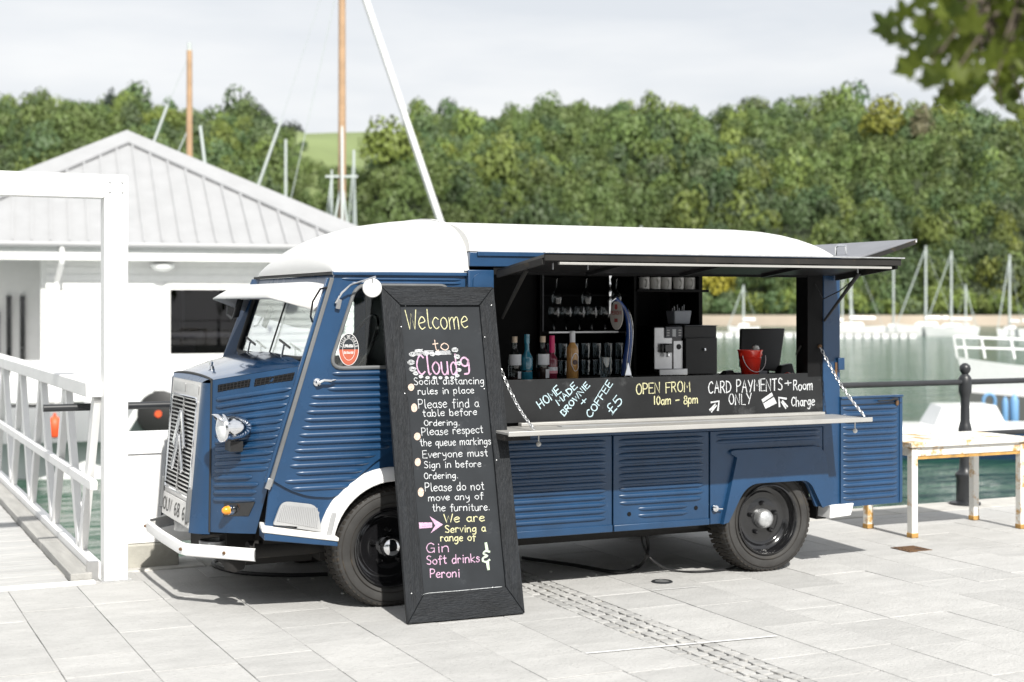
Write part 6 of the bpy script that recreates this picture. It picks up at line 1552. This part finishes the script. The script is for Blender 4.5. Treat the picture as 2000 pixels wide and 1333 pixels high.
for (a, c, e) in (((1388, 803), (1404, 784), 3), ((1536, 796), (1521, 777), 3)):
    A, C_ = Vector((*cxy(*a), 0)), Vector((*cxy(*c), 0)); d = (C_-A).normalized(); n_ = Vector((-d.y, d.x, 0)); L_ = (C_-A).length
    for sg in (1, -1): ribbon(b, [tuple((A+n_*.012*sg*.7).xy), tuple((A+d*L_*.6+n_*.004*sg).xy)], .012, putc, rs, .0012)
    ribbon(b, [tuple((C_-d*.045+n_*.035).xy), tuple(C_.xy), tuple((C_-d*.045-n_*.035).xy)], .012, putc, rs, .0013)
b.build('chalk_drawing', 'cw', cp_, fixn=False)['kind'] = 'stuff'
b = MB(); ribbon(b, [cxy(1491, 787), cxy(1511, 774)], .008, putc, rs, .0022); b.build('card_stripe', 'slate2', cp_, fixn=False)

# ------------------------------------------------------------------ the tall chalkboard leaning on the van
b0 = onZ(793, 1220); b1 = onZ(1018, 1199)
bx = (b1-b0).normalized(); BW = .685
H_ = 1.852; lean = math.acos(min(1, 1.80/H_)); ny = Vector((-bx.y, bx.x, 0))     # into the picture
up = (Vector((0, 0, 1))*math.cos(lean)+ny*math.sin(lean))
Mx = Matrix((bx, up, bx.cross(up))).transposed().to_4x4(); Mx.translation = b0
cbd = thing('chalkboard', 'tall black framed chalkboard menu leaning against the van', 'chalkboard', (0, 0, 0), local=True); cbd.matrix_world = Mx
# local axes: x across, y up the board, z out of its face
def P2(x, y, z): return (x, y, z)
T = .028
def plank(pts, z0=0., z1=T): return MB().prism(pts, lambda x, y: (x, y, z0), lambda x, y: (x, y, z1))
FL, FRr, FT, FB = .106, .098, .108, .150
ins = .0015
for nm, pts in (('l', [(0, 0), (FL, FB), (FL, H_-FT), (0, H_)]), ('r', [(BW, 0), (BW, H_), (BW-FRr, H_-FT), (BW-FRr, FB)]), ('t', [(0, H_), (FL, H_-FT), (BW-FRr, H_-FT), (BW, H_)]), ('b', [(0, 0), (BW, 0), (BW-FRr, FB), (FL, FB)])):
    c = Vector((sum(p_[0] for p_ in pts)/4, sum(p_[1] for p_ in pts)/4)); pts = [tuple(Vector(p_)+(c-Vector(p_)).normalized()*ins) for p_ in pts]
    plank(pts).build('frame_plank', 'frame', cbd, bevel=.0035)
mm_ = M['frame'].copy(); mm_.name = 'black_stained_timber_across'; 
for n_ in mm_.node_tree.nodes:
    if n_.type == 'MAPPING': n_.inputs['Scale'].default_value = (.6, 5, 1)
for o in cbd.children:
    if o.dimensions.x > o.dimensions.y and o.data.materials[0] == M['frame']: o.data.materials[0] = mm_
slate = plank([(FL-.01, FB-.01), (BW-FRr+.01, FB-.01), (BW-FRr+.01, H_-FT+.01), (FL-.01, H_-FT+.01)], .002, .012).build('slate', 'slate', cbd)
plank([(.02, .02), (BW-.02, .02), (BW-.02, H_-.02), (.02, H_-.02)], -.008, -.001).build('backing', 'frame', cbd)
iM = Mx.inverted(); o_l = iM @ CAM
def bxy(px, py):
    r_ = iM.to_3x3() @ ray(px, py); t = (.013-o_l.z)/r_.z; q = o_l+r_*t; return (q.x, q.y)
def putb(x, y, lift=.001): return (x, y, .0122+lift)
BWd = .0040
for text, a, c, cap, mt, w in (('Welcome', (795, 645), (915, 641), .112, 'cy', .0055), ('to', (847, 686), (877, 683), .062, 'co', .0055), ('Cloud', (816, 732), (895, 729), .112, 'cp', .0085), ('9', (903, 731), (921, 729), .098, 'cp', .0105),
    ('Social distancing', (809, 752), (946, 750), .040, 'cw', BWd), ('rules in place', (817, 771), (926, 768), .036, 'cw', BWd), ('Please find a', (818, 798), (936, 795), .048, 'cw', BWd), ('table before', (826, 814), (932, 811), .038, 'cw', BWd), ('Ordering.', (829, 832), (898, 831), .032, 'cw', BWd),
    ('Please respect', (824, 851), (944, 846), .042, 'cw', BWd), ('the queue markings', (821, 872), (959, 868), .040, 'cw', BWd), ('Everyone must', (826, 895), (953, 891), .040, 'cw', BWd), ('Sign in before', (829, 915), (940, 912), .036, 'cw', BWd), ('Ordering.', (829, 936), (895, 934), .034, 'cw', BWd),
    ('Please do not', (831, 960), (946, 957), .044, 'cw', BWd), ('move any of', (837, 979), (944, 975), .036, 'cw', BWd), ('the furniture.', (845, 999), (957, 997), .038, 'cw', BWd), ('We are', (868, 1021), (947, 1018), .044, 'cy', .0054), ('Serving a', (870, 1041), (949, 1038), .038, 'cy', .0054), ('range of', (861, 1058), (929, 1056), .038, 'cy', .0054),
    ('Gin', (834, 1080), (878, 1078), .050, 'cp', .0055), ('Soft drinks', (834, 1103), (937, 1098), .044, 'cp', .0055), ('Peroni', (841, 1129), (898, 1127), .044, 'cp', .0055)):
    write(text, bxy(*a), bxy(*c), cap, w, putb, mt, slate)
# cloud outline of loops round the word, bullets, arrow, ampersand
b = MB(); rj = random.Random(9)
def loopring(pxs, rr_):
    for px, py, s_ in pxs:
        c = Vector((*bxy(px, py), 0)); n_ = 34; ph = rj.uniform(0, 6); P = []
        for k in range(n_):
            t = ph+k*2*math.pi/9; q_ = 1-.78*k/n_; P.append((c.x+rr_*s_*q_*math.cos(t)*rj.uniform(.85, 1.1)*1.15, c.y+rr_*s_*q_*.8*math.sin(t)*rj.uniform(.85, 1.1)))
        ribbon(b, P, .0024, putb, rj, .0014)
loopring([(806, 692, 1), (803, 708, 1), (806, 722, 1), (817, 689, 1.35), (812, 730, .8)], .019)
loopring([(832, 691, 1.1), (844, 692, 1), (855, 691, .9), (888, 684, 1.2), (893, 697, 1.05), (896, 710, .95), (896, 723, .9), (893, 734, .8), (883, 738, .7)], .016)
loopring([(822, 736, .9), (835, 738, .8), (848, 738, .8), (860, 738, .75), (872, 738, .7)], .014)
for k in range(4): ribbon(b, [bxy(849+rj.uniform(-2, 2), 687+k*2.0), bxy(880+rj.uniform(-2, 1), 686+k*2.0)], .0038, putb, rj, .0016)
for k in range(3): ribbon(b, [bxy(830+rj.uniform(-2, 2), 686+k*2.6), bxy(846, 686+k*2.4)], .0038, putb, rj, .0016)
for k in range(3): ribbon(b, [bxy(811, 684+k*2.2), bxy(824+rj.uniform(-2, 2), 683+k*2.4)], .0038, putb, rj, .0016)
b.build('chalk_cloud', 'cw', slate, fixn=False)['kind'] = 'stuff'
b = MB()
for px, py, rx, ry in ((803, 757, 6, 7), (809, 797, 6, 8.5), (815, 853, 6.5, 7.5), (816, 903, 6, 8), (822, 962, 6, 9)):
    b = MB(); poly(b, [bxy(px+rx*math.cos(t)*rj.uniform(.93, 1.05), py+ry*math.sin(t)) for t in [k*2*math.pi/16 for k in range(16)]], putb); b.build('chalk_bullet', 'co', slate, fixn=False)
b = MB()
poly(b, [bxy(*q) for q in ((818, 1021), (844, 1021), (844, 1031), (819, 1033))], putb); poly(b, [bxy(*q) for q in ((839, 1009), (865, 1025), (841, 1042), (850, 1027))], putb, .0016)
b.build('chalk_arrow', 'cp', slate, fixn=False)
b = MB(); ribbon(b, [bxy(949, 1062), bxy(951, 1073)], .016, putb, rj); ribbon(b, [bxy(952, 1098), bxy(954, 1112)], .016, putb, rj)
ribbon(b, [(q.x, q.y) for q in catmull([(*bxy(px, py), 0) for px, py in ((956, 1078), (948, 1077), (944, 1082), (952, 1086), (944, 1090), (943, 1096), (950, 1098), (956, 1094))], 3)], .011, putb, rj, .0015)
b.build('chalk_ampersand', 'cg', slate, fixn=False)
for px, py in ((792, 598), (958, 598), (782, 640), (945, 660), (946, 760), (789, 770), (802, 1160), (962, 1148), (968, 900)):
    x, y = bxy(px, py); MB().lathe([(.004, 0), (.003, .002), (.001, .0025)], 8, (x, y, T-.0005 if (x < FL or x > BW-FRr or y > H_-FT or y < FB) else .0125)).build('nail', 'galv', cbd)
b = MB(); ribbon(b, [(FL-.012, FB-.004), (FL+.03, FB+.003), (FL+.2, FB+.002), (BW-FRr-.02, FB+.004)], .003, lambda x, y, l: (x, y, T+.0005 if y < FB else .0135), rj); b.build('chalk_dust', 'cw', cbd, fixn=False)
# sticker, badge and plate lettering
def puts(x, z, lift=.001): return (x, YS-.0012-lift, z)
def arctext(text, cx, cz, rx, rz, a0, a1, cap, w, put, mt, parent, inward=False):
    b = MB(); rj = random.Random(text); n_ = len(text)
    for i, ch in enumerate(text):
        if ch == ' ': continue
        t = R(a0+(a1-a0)*(i+.5)/n_); px_, pz_ = cx+rx*math.cos(t), cz+rz*math.sin(t); d = Vector((-rx*math.sin(t), rz*math.cos(t), 0)).normalized()*(1 if a1 > a0 else -1); u = Vector((-d.y, d.x, 0)); wd = GL[ch][0]; s_ = cap/10
        st, _ = strokes(ch)
        for P in st: ribbon(b, [(px_+d.x*(x-wd/2)*s_+u.x*(y-5)*s_, pz_+d.y*(x-wd/2)*s_+u.y*(y-5)*s_) for x, y in P], w, put, rj)
    return b.build('lettering', mt, parent, fixn=False)
arctext('VILLE DE PARIS', sc_.x, sc_.z, .046, .073, 172, 8, .0125, .0022, puts, 'stw', door)
write('LIVRAISON', (sc_.x-.029, sc_.z+.012), (sc_.x+.029, sc_.z+.012), .015, .0026, puts, 'stw', door, 'lettering', 0)
write('DU DANUN', (sc_.x-.028, sc_.z-.024), (sc_.x+.028, sc_.z-.024), .012, .0022, puts, 'stw', door, 'lettering', 0)
def putp(y, z, lift=.0): return (GX(z)-.0128-lift, 2*YC-y, z)
write('OUV 68 6', (GY0+.09, .475), (GY1-.09, .475), .070, .012, putp, 'black', gr, 'lettering', 0)
def puttap(x, z, lift=0.): q_ = c_tap+ax_tap*(.0085+lift)+sd_tap*x+Vector((0, 0, z)); return tuple(q_)
c_tap = onY(1205, 617, .19); ax_tap = Vector((-.93, -.37, 0)).normalized(); sd_tap = Vector((-ax_tap.y, ax_tap.x, 0))
if sd_tap.dot(RGT) < 0: sd_tap = -sd_tap
write('PERONI', (-.042, .006), (.042, .006), .022, .004, puttap, 'badger', bd, 'lettering', 0)
mb_ = MB(); poly(mb_, [(-.012, .045), (.0, .035), (.012, .045), (.010, .07), (-.010, .07)], puttap, .001); mb_.build('crest', 'badger', bd, fixn=False); mb_ = MB(); poly(mb_, [(-.014, -.04), (.014, -.04), (.012, -.018), (-.012, -.018)], puttap, .001); mb_.build('crest', 'badger', bd, fixn=False)
